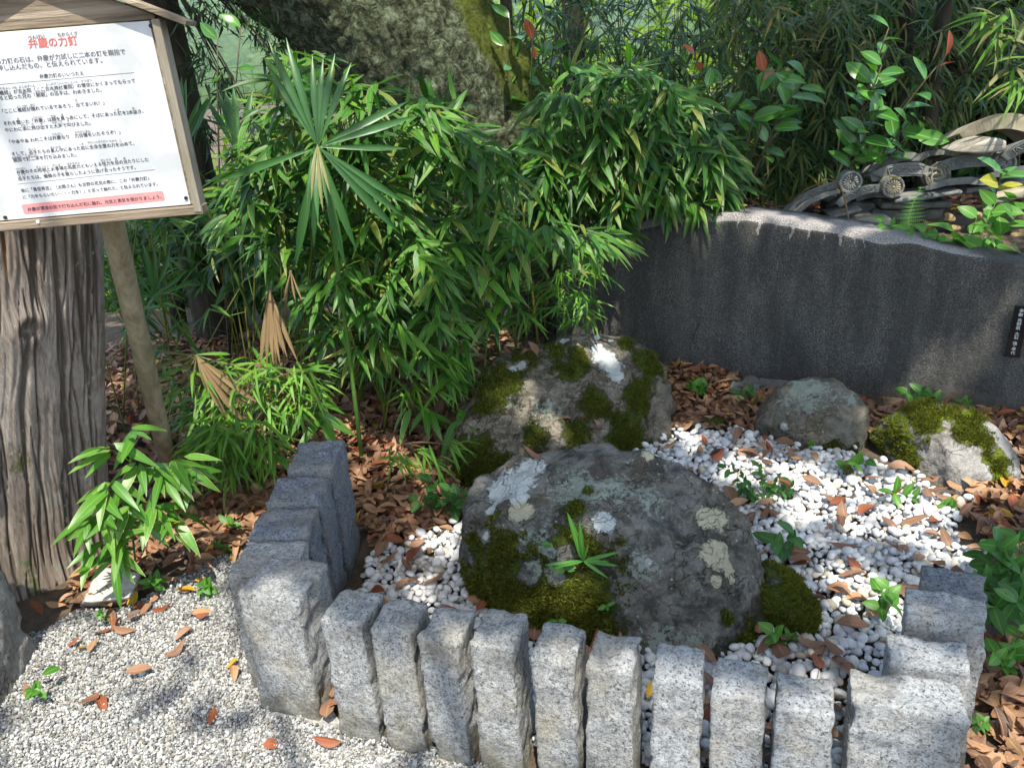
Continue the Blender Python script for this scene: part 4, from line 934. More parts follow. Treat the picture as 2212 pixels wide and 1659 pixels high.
o = obj('gravel', gm.mesh('gravel', M['gravel'], False)); o['kind'] = 'stuff'; tag(o, 'pale crushed gravel covering the forecourt', 'gravel')

# ------------------------------------------------------------------ fallen leaves
dead_t = []
for k in range(9):
    r = np.random.default_rng(200+k)
    dead_t.append(leaf(ellip if k % 3 else ovate, r.uniform(.34, .46), r.uniform(-.35, .55), r.uniform(-.22, .3), r.uniform(-.5, 1.0), 6, r.uniform(-.03, .03), r.uniform(-.6, .6)))
dmats = ['dead', 'dead_pale', 'dead_red', 'dead_yellow']
dead_me = {(k, m): mesh('fallen_leaf', *dead_t[k][:2], M[m], True, dead_t[k][2]) for k in range(9) for m in dmats}
stem_t = None
def lit_leaves(poly, dens, zoff, exclude=None, seed=1, jitter=.03, thr=.05):
    r = np.random.default_rng(seed); A = np.ptp(poly[:, 0])*np.ptp(poly[:, 1]); n = int(A*dens)
    P = np.c_[r.uniform(poly[:, 0].min(), poly[:, 0].max(), n), r.uniform(poly[:, 1].min(), poly[:, 1].max(), n)]
    e = .08*fbm(np.c_[P*4, np.zeros(n)], 3, seed+5)
    P = P[inpoly(P+e[:, None], poly)]
    if exclude is not None: P = P[~inpoly(P, exclude)]
    P = P[np.array([clear(p[0], p[1], max(thr, float(gz(p[0], p[1]))+.04)) for p in P], bool)] if len(P) else P
    return np.c_[P, gz(P[:, 0], P[:, 1])+zoff+r.uniform(0, jitter, len(P))]
litter_polys = [gpoly([(430, 1215), (640, 1190), (700, 1000), (800, 1180), (900, 1160), (1010, 1120), (1000, 1000), (1020, 860), (1060, 760), (900, 760), (700, 800), (520, 850), (380, 960), (420, 1080)]),
                gpoly([(140, 1335), (300, 1305), (470, 1215), (640, 1120), (560, 1000), (400, 980), (270, 1180), (120, 1300)]),
                np.array([(-1.9, 2.75), (-1.1, 2.6), (-.7, 2.5), (-.4, 3.2), (-.3, 3.6), (0, 4.3), (-.9, 4.6), (-2.3, 4.4)]),
                gpoly([(1430, 790), (1560, 815), (1700, 850), (1900, 880), (2240, 900), (2300, 1100), (2180, 1110), (2000, 1010), (1880, 960), (1640, 930), (1440, 935)]),
                gpoly([(2050, 1090), (2200, 1050), (2400, 1150), (2260, 1300), (2150, 1180)]), gpoly([(2080, 1480), (2140, 1350), (2350, 1400), (2330, 1700), (2070, 1700)]),
                np.array([(1.25, 1.0), (2.9, 1.0), (3.1, 2.4), (2.3, 2.85), (1.9, 2.6), (1.55, 2.0)]), np.array([(1.1, 4.45), (2.3, 4.25), (3.4, 3.9), (3.6, 4.6), (1.2, 4.9)])]
L = []
for k, (po_, dn, zo, thr) in enumerate(zip(litter_polys, (2300, 1200, 900, 2300, 1500, 2400, 900, 520), (.006, .006, .006, .010, .01, .01, .01, .01), (.05,)*8)):
    L.append(lit_leaves(po_, dn, zo, None, 300+k, .03, thr))
litter = np.vstack(L)
onpeb = lit_leaves(bed, 125, .034, None, 320, .008, .06)
ongrav = lit_leaves(gpoly([(0, 1659), (0, 1400), (150, 1330), (420, 1200), (560, 1120), (640, 1350), (720, 1600), (1000, 1659)]), 22, .008, None, 330, .004)
more = np.array([G(*q, .02) for q in [(395, 1365), (380, 1400), (270, 1355), (300, 1310), (330, 1290), (290, 1330), (240, 1330), (200, 1390), (170, 1400), (160, 1385), (705, 1600), (500, 1430), (505, 1450), (300, 1450), (190, 1510), (95, 1470), (60, 1490), (80, 1310), (120, 1300), (140, 1290), (435, 1330), (250, 1345), (460, 1085), (470, 1100)]])
ongrav = np.vstack([ongrav, more])
def put_leaves(pos, nsingle, label_of, group, stuffname, stufflabel, size=(.032, .092), tilt=.34, mats=(.50, .39, .09, .02)):
    n = len(pos); 
    if n == 0: return
    sz = rng.uniform(size[0], size[1], n); R = lay_rot(n, tilt)*sz[:, None, None]
    flip = rng.random(n) < .4; R[flip, :, 1] *= -1; R[flip, :, 2] *= -1
    pos = pos.copy(); pos = pos-R[:, :, 0]*.5
    mi = rng.choice(4, n, p=np.array(mats)/sum(mats)); ti = rng.integers(0, 9, n)
    x, y = pix(pos); vis = (x > 0) & (x < IMW) & (y > 0) & (y < IMH); scr = np.where(vis, sz/((pos-CAM) @ _F), 0)+pos[:, 2]*.6*vis
    order = np.argsort(-scr)
    for i in order[:nsingle]:
        o = obj('fallen_leaf', dead_me[(int(ti[i]), dmats[mi[i]])]); o.matrix_basis = place_mat(R[i], pos[i])
        tag(o, label_of(mi[i]), 'leaf', group)
    rest = order[nsingle:]
    if len(rest):
        root = None
        for m in range(4):
            mg = Merge()
            for k in range(9):
                idx = rest[(ti[rest] == k) & (mi[rest] == m)]
                if len(idx): mg.add(dead_t[k], R[idx], pos[idx], rng.random(len(idx)))
            if not mg.V: continue
            o = obj(stuffname, mg.mesh(stuffname, M[dmats[m]])); o['kind'] = 'stuff'; tag(o, stufflabel % ['brown', 'tan', 'russet', 'yellow'][m], 'leaf litter')
cn = ['brown', 'tan', 'russet', 'yellow']
put_leaves(litter, 105, lambda m: 'dry %s fallen leaf in the litter beside posts, boulders and monument' % cn[m], 'fallen leaves of the litter', 'leaf_litter', 'thick litter of dry %s fallen leaves')
put_leaves(onpeb, 140, lambda m: 'dry %s fallen leaf lying on the white pebbles' % cn[m], 'fallen leaves on the pebbles', 'leaf_litter', 'scattered %s fallen leaves on pebbles', size=(.055, .10), tilt=.22, mats=(.6, .22, .17, .01))
put_leaves(ongrav, 42, lambda m: 'dry %s fallen leaf lying on the crushed gravel' % cn[m], 'fallen leaves on the gravel', 'leaf_litter', 'scattered %s fallen leaves on gravel', size=(.045, .075), tilt=.2, mats=(.45, .2, .3, .05))
for tr_, spots, lab, gp_ in ((onA, [(1025, 1335), (1090, 985), (1150, 985)], 'dry fallen leaf caught on the large dark boulder', 'leaves on the large boulder'), (onB, [(1290, 912), (1260, 905), (1225, 900), (1100, 760), (1120, 755), (1135, 765), (1150, 758), (1290, 925)], 'dry fallen leaf resting on the brown mossy boulder', 'leaves on the brown boulder')):
    for q in spots:
        c = tr_(*q)
        if c is None: continue
        Rr = lay_rot(1, .25)[0]*rng.uniform(.06, .09); o = obj('fallen_leaf', dead_me[(int(rng.integers(9)), dmats[int(rng.integers(3))])]); o.matrix_basis = place_mat(Rr, c+np.array([0, -.01, .012])-Rr[:, 0]*.5); tag(o, lab, 'leaf', gp_)

# ------------------------------------------------------------------ plants
def leafset(prof, w0, w1, n, fold, droops, nseg=6, seed=0):
    r = np.random.default_rng(seed)
    return [leaf(prof, r.uniform(w0, w1), r.uniform(*fold), r.uniform(*droops), 0, nseg, 0, r.uniform(-.5, .5)) for _ in range(n)]
T_bam = leafset(lance, .125, .18, 12, (.0, .5), (-.05, .50), 7, 1)
T_thin = leafset(lance, .075, .105, 8, (.05, .35), (.15, .55), 7, 2)
T_sasa = leafset(lance, .20, .27, 6, (.05, .3), (.05, .35), 8, 3)
T_broad = leafset(ellip, .36, .46, 6, (.1, .4), (.0, .25), 7, 4)
T_ov = leafset(ovate, .55, .75, 6, (.05, .3), (.0, .25), 6, 5)
ME = {}
def leaf_me(key, tset, mat):
    k = (key, mat)
    if k not in ME: ME[k] = [mesh('leaf', *t[:2], M[mat], True, t[2]) for t in tset]
    return ME[k]
def curve_pts(a, b, sag, n=8):
    a, b = np.asarray(a, float), np.asarray(b, float); t = np.linspace(0, 1, n)[:, None]
    return a+(b-a)*t+np.asarray(sag)*(4*t*(1-t))
TOCAM = unit(CAM-np.array([0, 3.2, .6]))
def cane_plant(name, label, cat, group, base, tip, clusters, tset, key, mats, stem_mat='culm', rad=.007, nl=(5, 8), L=(.11, .19), single=0, droop=.45, stem=True, spread=.9, matp=None, nodes=True):
    """a cane with a branch to every cluster; each cluster is a fan of blades"""
    base = np.asarray(base, float); root = thing(name, label, cat, base, group)
    cp = curve_pts(base, tip, (np.asarray(tip)-base)*0+np.array([0, 0, .05]), 12)
    rr = np.linspace(rad, rad*.45, 12)
    if stem:
        V, F = tube(cp-base, rr, 8)
        cu_ = obj('culm', mesh('culm', V, F, M[stem_mat]), root)
        if nodes:
            for k in (2, 4, 6):
                p = cp[k]-base; d = unit(cp[k+1]-cp[k]); V, F = tube([p-d*.003, p, p+d*.003], [rr[k]*1.02, rr[k]*1.28, rr[k]*1.02], 8, False); obj('node_ring', mesh('node_ring', V, F, M[stem_mat]), cu_)
    brs = []; allR, allT, allm, allk = [], [], [], []
    for c in clusters:
        c = np.asarray(c, float); k = int(np.clip(np.argmin(np.linalg.norm(cp-c, axis=1))-2, 1, 10)); a = cp[k]
        brs.append(tube(curve_pts(a, c, (0, 0, .04*np.linalg.norm(c-a)), 5)-base, np.linspace(.0022, .0010, 5), 4, False))
        b = unit(unit(c-a)*np.array([1, 1, .6])+TOCAM*.5+np.array([0, 0, -.1])); m = rng.integers(nl[0], nl[1]+1)
        side = unit(np.cross(b, [0, 0, 1])); f = np.linspace(-1, 1, m)+rng.normal(0, .22, m)
        d = b[None, :]*np.cos(f*spread)[:, None]+side[None, :]*np.sin(f*spread)[:, None]+np.array([0, 0, 1])*(rng.normal(-droop, .28, m))[:, None]+rng.normal(0, .15, (m, 3))
        ln = rng.uniform(L[0], L[1], m); up = np.array([0, 0, 1.0])+TOCAM*.45+rng.normal(0, .30, (m, 3))
        allR.append(frame(d, up)*ln[:, None, None]); allT.append(c+rng.normal(0, .012, (m, 3)))
        mi = rng.choice(len(mats), m, p=matp); allm.append(mi); allk.append(rng.integers(0, len(tset), m))
    if not clusters: return root
    V, F = join(brs); o = obj('twigs', mesh('twigs', V, F, M[stem_mat] if stem_mat != 'culm' else M['stem_green']), root); o['kind'] = 'stuff'
    R = np.vstack(allR); T = np.vstack(allT); mi = np.concatenate(allm); ki = np.concatenate(allk)
    dist = (T-CAM) @ _F-np.linalg.norm(R[:, :, 0], axis=1)*2
    x, y = pix(T); dist = dist+5*((x < 0) | (x > IMW) | (y < -30)); order = np.argsort(dist)
    for i in order[:single]:
        o = obj('leaf', leaf_me(key, tset, mats[mi[i]])[ki[i]], root); o.matrix_basis = place_mat(R[i], T[i], base)
    rest = order[single:]
    for m in range(len(mats)):
        mg = Merge()
        for k in range(len(tset)):
            idx = rest[(mi[rest] == m) & (ki[rest] == k)]
            if len(idx): mg.add(tset[k], R[idx], T[idx]-base, rng.random(len(idx)))
        if mg.V: o = obj('foliage', mg.mesh('foliage', M[mats[m]]), root); o['kind'] = 'stuff'
    return root
def seeds(poly, Yr, n, seed, zmin=.08, front_bias=1.6):
    r = np.random.default_rng(seed); poly = np.array(poly, float); out = []
    while len(out) < n:
        q = r.uniform(poly.min(0), poly.max(0))
        if inpoly(q[None], poly)[0]:
            Y = Yr[0]+(Yr[1]-Yr[0])*r.random()**front_bias; p = PY(q[0], q[1], Y)
            if p[2] > zmin+float(gz(p[0], p[1])): out.append(p)
    return out
def thicket(label, group, bases, seedpts, tset, key, mats, single, rad0=None, **kw):
    if rad0: kw['rad0'] = rad0
    bases = [np.array([b[0], b[1], float(gz(b[0], b[1]))-.01]) for b in bases]
    lists = [[] for _ in bases]
    for s in seedpts:
        d = [np.hypot(s[0]-b[0], (s[1]-b[1])*.8)+rng.uniform(0, .25) for b in bases]; lists[int(np.argmin(d))].append(s)
    for ib, (b, l) in enumerate(zip(bases, lists)):
        if not l: continue
        if 'rad0' in kw: kw['rad'] = kw['rad0'] if ib == 0 else .007
        a = np.array(l); hi = a[np.argsort(-a[:, 2])[:max(1, len(a)//5)]].mean(0)
        tip = np.array([b[0]*.35+hi[0]*.65, b[1]*.35+hi[1]*.65, max(hi[2], b[2]+.25)])
        cane_plant('bamboo', label, 'bamboo', group, b, tip, l, tset, key, mats, single=single, **{k_: v_ for k_, v_ in kw.items() if k_ != 'rad0'})
R1 = [(600, 170), (680, 110), (800, 180), (900, 215), (1000, 240), (1090, 290), (1120, 380), (1090, 500), (1130, 560), (1060, 640), (1060, 720), (980, 780), (900, 760), (800, 800), (740, 790), (690, 700), (640, 640), (560, 560), (490, 480), (470, 420), (520, 320)]
s1 = seeds(R1, (2.95, 3.8), 500, 1)
s1 += seeds([(1050, 470), (1380, 485), (1350, 520), (1200, 540), (1100, 560)], (2.95, 3.3), 30, 2)
s1 += seeds([(720, 560), (1000, 500), (1020, 640), (900, 740), (760, 760)], (2.75, 3.0), 34, 3)
b1 = [(-.67, 3.28), (-.9, 3.3), (-.45, 3.45), (-.2, 3.5), (-.05, 3.65), (-1.0, 3.55), (-.75, 3.6), (-.35, 3.75), (.15, 3.7), (-1.2, 3.45), (-.55, 3.1), (.05, 3.4)]
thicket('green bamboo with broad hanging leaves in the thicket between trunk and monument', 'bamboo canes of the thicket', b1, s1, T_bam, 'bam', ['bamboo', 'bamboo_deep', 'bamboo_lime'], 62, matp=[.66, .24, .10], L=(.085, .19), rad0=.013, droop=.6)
R2 = [(1150, 260), (1180, 170), (1260, 130), (1350, 140), (1470, 190), (1530, 250), (1570, 320), (1590, 400), (1560, 455), (1480, 450), (1400, 440), (1300, 440), (1230, 420), (1130, 380)]
s2 = seeds(R2, (3.7, 4.4), 300, 4)+seeds([(1080, 380), (1400, 400), (1420, 470), (1250, 500), (1100, 480)], (3.7, 4.2), 40, 5)
b2 = [(.35, 4.15), (.6, 4.2), (.85, 4.2), (1.05, 4.25), (.45, 4.4), (.2, 4.2)]
thicket('dense green bamboo clump leaning over the crest of the dark monument', 'bamboo canes over the monument', b2, s2, T_bam, 'bam', ['bamboo', 'bamboo_deep'], 60, matp=[.7, .3], L=(.10, .22), droop=.6)
# narrow-leaved sprigs before the monument
s5 = seeds([(1180, 570), (1310, 570), (1300, 660), (1240, 700), (1120, 690), (1060, 650)], (3.2, 3.5), 26, 6)
thicket('narrow-leaved bamboo sprig growing in front of the dark monument', 'narrow bamboo sprigs by the monument', [(.22, 3.42), (.0, 3.38), (.4, 3.45)], s5, T_thin, 'thin', ['bamboo', 'bamboo_lime'], 45, L=(.10, .16), rad=.004, matp=[.7, .3])
# lime dwarf bamboo by the pole
s6 = seeds([(370, 800), (500, 770), (640, 770), (700, 830), (640, 880), (540, 940), (420, 940), (380, 880)], (2.75, 3.1), 75, 7)+seeds([(420, 920), (560, 900), (600, 980), (500, 1030), (420, 1000)], (2.6, 2.8), 42, 8)
thicket('lime green dwarf bamboo in a patch of sun beside the round pole', 'dwarf bamboo by the pole', [(-1.25, 2.98), (-1.05, 2.95), (-.95, 3.05), (-1.15, 2.78), (-1.0, 2.75), (-.85, 2.98)], s6, T_thin, 'thin', ['bamboo_lime', 'bamboo'], 60, L=(.09, .16), rad=.003, matp=[.75, .25], stem_mat='twig', nodes=False)
s7 = seeds([(840, 740), (980, 740), (1000, 830), (950, 880), (860, 860)], (2.95, 3.1), 16, 9)+seeds([(840, 950), (980, 950), (960, 990), (860, 1000)], (2.55, 2.65), 7, 10)
thicket('lime green dwarf bamboo sprig over the leaf litter beside the brown boulder', 'dwarf bamboo by the brown boulder', [(-.45, 3.05), (-.5, 2.62)], s7, T_thin, 'thin', ['bamboo_lime'], 55, L=(.08, .14), rad=.003, stem_mat='twig', nodes=False)
s12 = seeds([(250, 470), (430, 430), (700, 430), (700, 620), (560, 650), (260, 640)], (3.8, 4.7), 110, 17, front_bias=1.0)
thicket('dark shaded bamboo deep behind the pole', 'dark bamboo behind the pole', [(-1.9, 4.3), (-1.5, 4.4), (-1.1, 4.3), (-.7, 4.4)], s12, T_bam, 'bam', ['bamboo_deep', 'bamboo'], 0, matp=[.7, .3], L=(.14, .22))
# shaded stems deep in the thicket
r = np.random.default_rng(44)
for k in range(46):
    b = np.array([r.uniform(-1.9, -.3), r.uniform(3.0, 4.4), 0]); b[2] = float(gz(b[0], b[1])); tip = b+np.array([r.normal(0, .22), r.normal(0, .15), r.uniform(.7, 1.3)])
    cl = [b+(tip-b)*u+r.normal(0, .12, 3) for u in r.uniform(.25, 1, r.integers(2, 5))]
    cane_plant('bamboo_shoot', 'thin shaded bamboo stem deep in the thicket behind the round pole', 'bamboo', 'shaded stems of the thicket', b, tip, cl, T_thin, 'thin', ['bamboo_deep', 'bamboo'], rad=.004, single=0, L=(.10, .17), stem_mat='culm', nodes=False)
# broad-leaved bamboo at the trunk foot
s8 = [PY(*q) for q in [(285, 930, 2.12), (235, 970, 2.08), (250, 1040, 2.06), (230, 1060, 2.04), (290, 1010, 2.1), (330, 1000, 2.12), (350, 1040, 2.1), (270, 1090, 2.04), (215, 1110, 2.04), (220, 1170, 2.03), (260, 1160, 2.03), (300, 1120, 2.06), (340, 1100, 2.08), (380, 1120, 2.1), (375, 1000, 2.16), (410, 1010, 2.2), (250, 1200, 2.03), (190, 1130, 2.02)]]
cane_plant('broad_leaf_bamboo', 'broad-leaved dwarf bamboo with pale leaf edges at the foot of the old trunk', 'bamboo', None, (-1.26, 2.19, 0), PY(285, 960, 2.14), s8, T_sasa, 'sasa', ['sasa', 'bamboo_lime'], rad=.004, single=110, L=(.10, .165), nl=(4, 6), matp=[.9, .1], droop=.55, stem_mat='stem_green', spread=1.2, nodes=False)
for k, (bq, cs) in enumerate([((700, 925), [(690, 870, 2.95), (660, 890, 2.9), (700, 900, 2.85)]), ((900, 900), [(890, 880, 3.0), (930, 890, 2.98)]), ((985, 930), [(990, 900, 2.9)]), ((980, 790), [(970, 760, 3.1), (995, 800, 3.05), (960, 800, 3.05)]), ((1050, 640), [(1045, 600, 2.95), (1090, 640, 3.0)])]):
    b = G(*bq); cl = [PY(*c) for c in cs]
    if k == 4: b = np.array([-.15, 3.12, 0])
    cane_plant('broad_leaf_bamboo', ['broad-leaved bamboo seedling behind the tall blue grey post', 'white-edged bamboo seedling over the litter by the brown boulder', 'green broad-leaved bamboo seedling touching the brown boulder', 'pale-edged bamboo seedling above the brown boulder', 'three-leaved bamboo shoot hanging above the brown boulder'][k], 'bamboo', None, b, np.mean(cl, 0), cl, T_sasa, 'sasa', ['sasa'], rad=.003, single=30, L=(.13, .19), nl=(3, 4), droop=.5, stem_mat='stem_green', spread=1.0, nodes=False)

# windmill palm: fans of folded blades
def palm_fan(root, base, c, nrm, up, angs, L, mat, key, droop=.25, w=.115, name='blade'):
    x = unit(up-nrm*(up @ nrm)); y = np.cross(nrm, x); fan = thing_part(name='frond', parent=root)
    for a, l in zip(angs, L):
        d = x*math.cos(a)+y*math.sin(a)+nrm*.12
        t = ME.setdefault((key, round(droop, 2), mat), None)
        if t is None:
            tt_ = leaf(lambda t: (min(1, t/.55)**.75)*(1 if t < .6 else max(0.03, 1-((t-.6)/.4)**1.6)), w, .55, droop, 0, 9, 0, 0)
            t = ME[(key, round(droop, 2), mat)] = mesh('blade', *tt_[:2], M[mat], True, tt_[2])
        Rr = frame(d, nrm)[0]*l; o = obj('blade', t, fan); o.matrix_basis = place_mat(Rr, c, base)
    return fan
def thing_part(name, parent):
    o = bpy.data.objects.new(name, None); col.objects.link(o); o.parent = parent; o.empty_display_size = .02; return o
pbase = np.array([-.62, 2.85, float(gz(-.62, 2.85))])
palm = thing('fan_palm', 'young fan palm with stiff pleated blades standing in the bamboo', 'palm', pbase)
pc_ = PY(688, 318, 2.60)
V, F = tube(curve_pts(pbase, pc_, (0, .05, .1), 9)-pbase, np.linspace(.009, .006, 9), 8); obj('stalk', mesh('stalk', V, F, M['stem_green']), palm)
dg_ = math.radians
palm_fan(palm, pbase, pc_, unit(TOCAM+np.array([.1, 0, -.15])), np.array([0, 0, 1.0]), [dg_(a) for a in (26, 19, 10, -3, -10, -17, -28, -68, -77, -95, -128, -135, -143, -168, -176, 168, 160, 103)], [.30, .36, .35, .29, .28, .30, .29, .33, .34, .29, .34, .36, .39, .36, .40, .33, .41, .36], 'palm', 'pf', .28, .072)
palm_fan(palm, pbase, pc_+np.array([0, -.01, .01]), unit(TOCAM+np.array([0, 0, .5])), np.array([0, -.2, -1.0]), [dg_(a) for a in (-7, 3, 12)], [.19, .23, .18], 'palm_pale', 'pp', .22, .06)
palm_fan(palm, pbase, pc_+np.array([0, -.008, .01]), unit(TOCAM+np.array([0, 0, .4])), np.array([0, -.2, -1.0]), [dg_(a) for a in (-12, -2, 7)], [.2, .26, .21], 'palm', 'pp', .22, .075)
for c, (px, py, Yy), up, rng_a, Ls, mt, dr in [(0, (515, 335, 3.45), (0, 0, 1), (-24, 14), .30, 'palm', .1), (0, (395, 330, 3.3), (0, 0, 1), (-40, 20), .30, 'palm', .1), (0, (330, 640, 3.0), (0, 0, 1), (-85, 85), .22, 'palm', .2)]:
    cpt = PY(px, py, Yy); b = np.array([cpt[0]*.9, min(cpt[1]+.25, 3.6), 0]); b[2] = float(gz(b[0], b[1]))
    pl = thing('fan_palm', 'dark shaded fan palm frond behind the notice board and pole', 'palm', b, 'shaded fan palms behind the notice board')
    V, F = tube(curve_pts(b, cpt, (0, 0, .05), 9)-b, np.linspace(.008, .005, 9), 7); obj('stalk', mesh('stalk', V, F, M['stem_green']), pl)
    palm_fan(pl, b, cpt, unit(TOCAM+rng.normal(0, .25, 3)), np.array([0, 0, 1.0]), np.radians(np.linspace(rng_a[0], rng_a[1], 5 if px > 450 and py < 400 else 9)+rng.normal(0, 3, 5 if px > 450 and py < 400 else 9)), Ls*rng.uniform(.8, 1.1, 9), mt, 'pd', dr, .10)
for (px, py, Yy), bq, lab, n_, Ls, mt in [((583, 625, 2.85), (-.95, 3.0), 'withered brown palm frond hanging folded in front of the bamboo', 11, .27, 'palm_dry'), ((628, 585, 2.86), (-.95, 3.0), 'withered palm stalk bent over above the dwarf bamboo', 4, .13, 'palm_dry'), ((425, 768, 2.75), (-1.2, 2.85), 'half withered palm frond drooping over the dwarf bamboo beside the pole', 9, .20, 'palm_pale')]:
    cpt = PY(px, py, Yy); b = np.array([bq[0], bq[1], float(gz(*bq))])
    pl = thing('withered_palm', lab, 'palm', b)
    V, F = tube(curve_pts(b, cpt, (0, 0, .1), 9)-b, np.linspace(.007, .004, 9), 7); obj('stalk', mesh('stalk', V, F, M['twig']), pl)
    palm_fan(pl, b, cpt, unit(TOCAM), np.array([0, 0, -1.0]), np.radians(np.linspace(-13, 14, n_)+rng.normal(0, 4, n_)) if mt == 'palm_dry' else np.radians(np.linspace(-100, 70, n_)), Ls*rng.uniform(.7, 1.15, n_), mt, 'pw', .35 if mt != 'palm_dry' else .15, .055)
    if mt == 'palm_pale': palm_fan(pl, b, cpt, unit(TOCAM), np.array([.4, 0, -1.0]), np.radians([-6, 4, 12, 22]), [.3, .34, .26, .3], 'palm_dry', 'pw', .3, .07)

# ------------------------------------------------------------------ broad-leaved shrubs, weeds, seedlings
def stem_plant(name, label, cat, base, tips, tset, key, mat, L, nleaf, group=None, stem_mat='stem_green', rad=.003, red=0, spread=1.0, yellow=0, up_w=.6, face=.6):
    base = np.asarray(base, float); root = thing(name, label, cat, base, group)
    tips_l = [np.asarray(t, float) for t in tips]
    for tp in tips_l:
        cp = curve_pts(base, tp, (0, 0, .06*np.linalg.norm(tp-base)), 7)
        V, F = tube(cp-base, np.linspace(rad, rad*.5, 7), 6); obj('stem', mesh('stem', V, F, M[stem_mat]), root)
        m = max(1, nleaf)
        for k in range(m):
            u = 1-.62*(k/m)**1.1 if m > 1 else 1.0; p = cp[0]*(1-u)+cp[-1]*u; kk = u*6; i0 = int(min(5, math.floor(kk))); p = cp[i0]+(cp[i0+1]-cp[i0])*(kk-i0)
            an_ = k*2.399+rng.uniform(-.4, .4); ax1 = unit(cp[-1]-cp[-2]); s1_ = unit(np.cross(ax1, [.3, .2, 1])); s2_ = np.cross(ax1, s1_)
            d = (s1_*math.cos(an_)+s2_*math.sin(an_))*spread+ax1*.45+TOCAM*.15+np.array([0, 0, .05]); l = L*rng.uniform(.7, 1.12)*(.8+.2*u)
            mt = mat
            if red and k < 2 and tp is tips_l[red-1]: mt = 'broad_red'; d = ax1+(s1_*math.cos(an_)+s2_*math.sin(an_))*.45; l *= .7
            if yellow and rng.random() < yellow: mt = 'broad_yellow'
            Rr = frame(d, np.array([0, 0, up_w])+TOCAM*face+rng.normal(0, .25, 3))[0]*l
            o = obj('leaf', leaf_me(key, tset, mt)[int(rng.integers(len(tset)))], root); o.matrix_basis = place_mat(Rr, p, base)
    return root
def on_ground(px, py, dz=0):
    p = G(px, py); return np.array([p[0], p[1], float(gz(p[0], p[1]))+dz])
shr = [((1.25, 4.3), [(1650, 155, 4.0), (1690, 150, 4.0), (1720, 190, 4.05), (1740, 170, 4.1)], 7, 1, 'glossy shrub twig with red young leaves above the monument crest', .17),
       ((1.75, 4.2), [(1920, 60, 4.0), (1905, 140, 3.95), (2040, 125, 3.9), (1900, 230, 3.95), (1960, 270, 3.95), (1870, 290, 4.0), (1990, 280, 3.95), (1880, 180, 4.0)], 7, 3, 'tall glossy green shrub with one pink leaf tip behind the roof tiles', .16),
       ((.15, 4.9), [(1150, 85, 4.3), (1100, 40, 4.4), (1180, 30, 4.4), (1200, 60, 4.5), (1090, 100, 4.3)], 7, 1, 'glossy shrub with red tips beside the leaning mossy trunk', .15),
       ((1.35, 4.5), [(1500, 120, 4.1), (1560, 180, 4.2), (1600, 330, 4.1)], 5, 1, 'glossy shrub branch with red leaf between bamboo and wire fence', .14),
       ((-1.45, 3.9), [(470, 85, 3.7), (520, 60, 3.8)], 4, 0, 'dark broad leaves hanging in front of the far hillside', .13)]
for (bx, by), tips, nl_, rd, lab, L_ in shr:
    b = np.array([bx, by, float(gz(bx, by))]); stem_plant('glossy_shrub', lab, 'shrub', b, [PY(*t) for t in tips], T_broad, 'broad', 'broad', L_, nl_, None, 'stem_brown', .006, rd, 1.0)
pt3 = PY(2165, 375, 3.45)
stem_plant('glossy_shrub', 'young shrub with yellowing drooping leaves before the roof tiles', 'shrub', (pt3[0], pt3[1]+.05, pt3[2]-.25), [pt3], T_broad, 'broad', 'broad', .15, 7, None, 'stem_brown', .004, 0, .9, .35)
w_ = [((2100, 640), [(2150, 440, 3.35), (2110, 470, 3.3), (2190, 470, 3.3), (2160, 520, 3.25), (2060, 500, 3.35), (2200, 540, 3.2), (2120, 540, 3.25), (2180, 430, 3.4)], .10, 6, T_ov, 'ov', 'weed', 'bright green leafy weeds between the monument and the earth wall')]
pw_ = np.array([2.0, 3.42, .2])
stem_plant('leafy_weed', w_[0][7-0] if len(w_[0]) > 7 else w_[0][-1], 'weed', pw_, [PY(*t) for t in w_[0][1]], T_ov, 'ov', 'weed', .115, 6, None, 'stem_green', .003)
stem_plant('leafy_weed', 'low green weed sprig on the monument crest by the fern', 'weed', PY(1990, 520, 3.35)-np.array([0, 0, .12]), [PY(1960, 495, 3.3), PY(2000, 500, 3.3), PY(2030, 510, 3.3), PY(1905, 480, 3.4)], T_ov, 'ov', 'weed', .06, 5)
# weeds at the pebble edge on the right
wb = np.array([1.33, 1.72, 0])
stem_plant('leafy_weed', 'large dark green weed clump hanging over the side row of posts', 'weed', wb, [PY(*t) for t in [(2150, 1170, 1.8), (2180, 1210, 1.75), (2120, 1190, 1.85), (2110, 1260, 1.7), (2170, 1270, 1.7), (2200, 1150, 1.9), (2195, 1300, 1.6), (2140, 1310, 1.62), (2205, 1240, 1.7), (2090, 1290, 1.68)]], T_broad, 'broad', 'weed_deep', .085, 8, None, 'stem_green', .003)
stem_plant('leafy_weed', 'small bright weed beside the darker granite post', 'weed', G(2180, 1480), [PY(*t) for t in [(2170, 1420, 1.5), (2190, 1400, 1.52), (2200, 1360, 1.55), (2150, 1410, 1.5)]], T_ov, 'ov', 'weed', .05, 5)
stem_plant('leafy_weed', 'tiny clover-like weed at the foot of the tallest side post', 'weed', G(2120, 1580), [PY(2110, 1560, 1.33), PY(2125, 1555, 1.35)], T_ov, 'ov', 'weed', .03, 4)
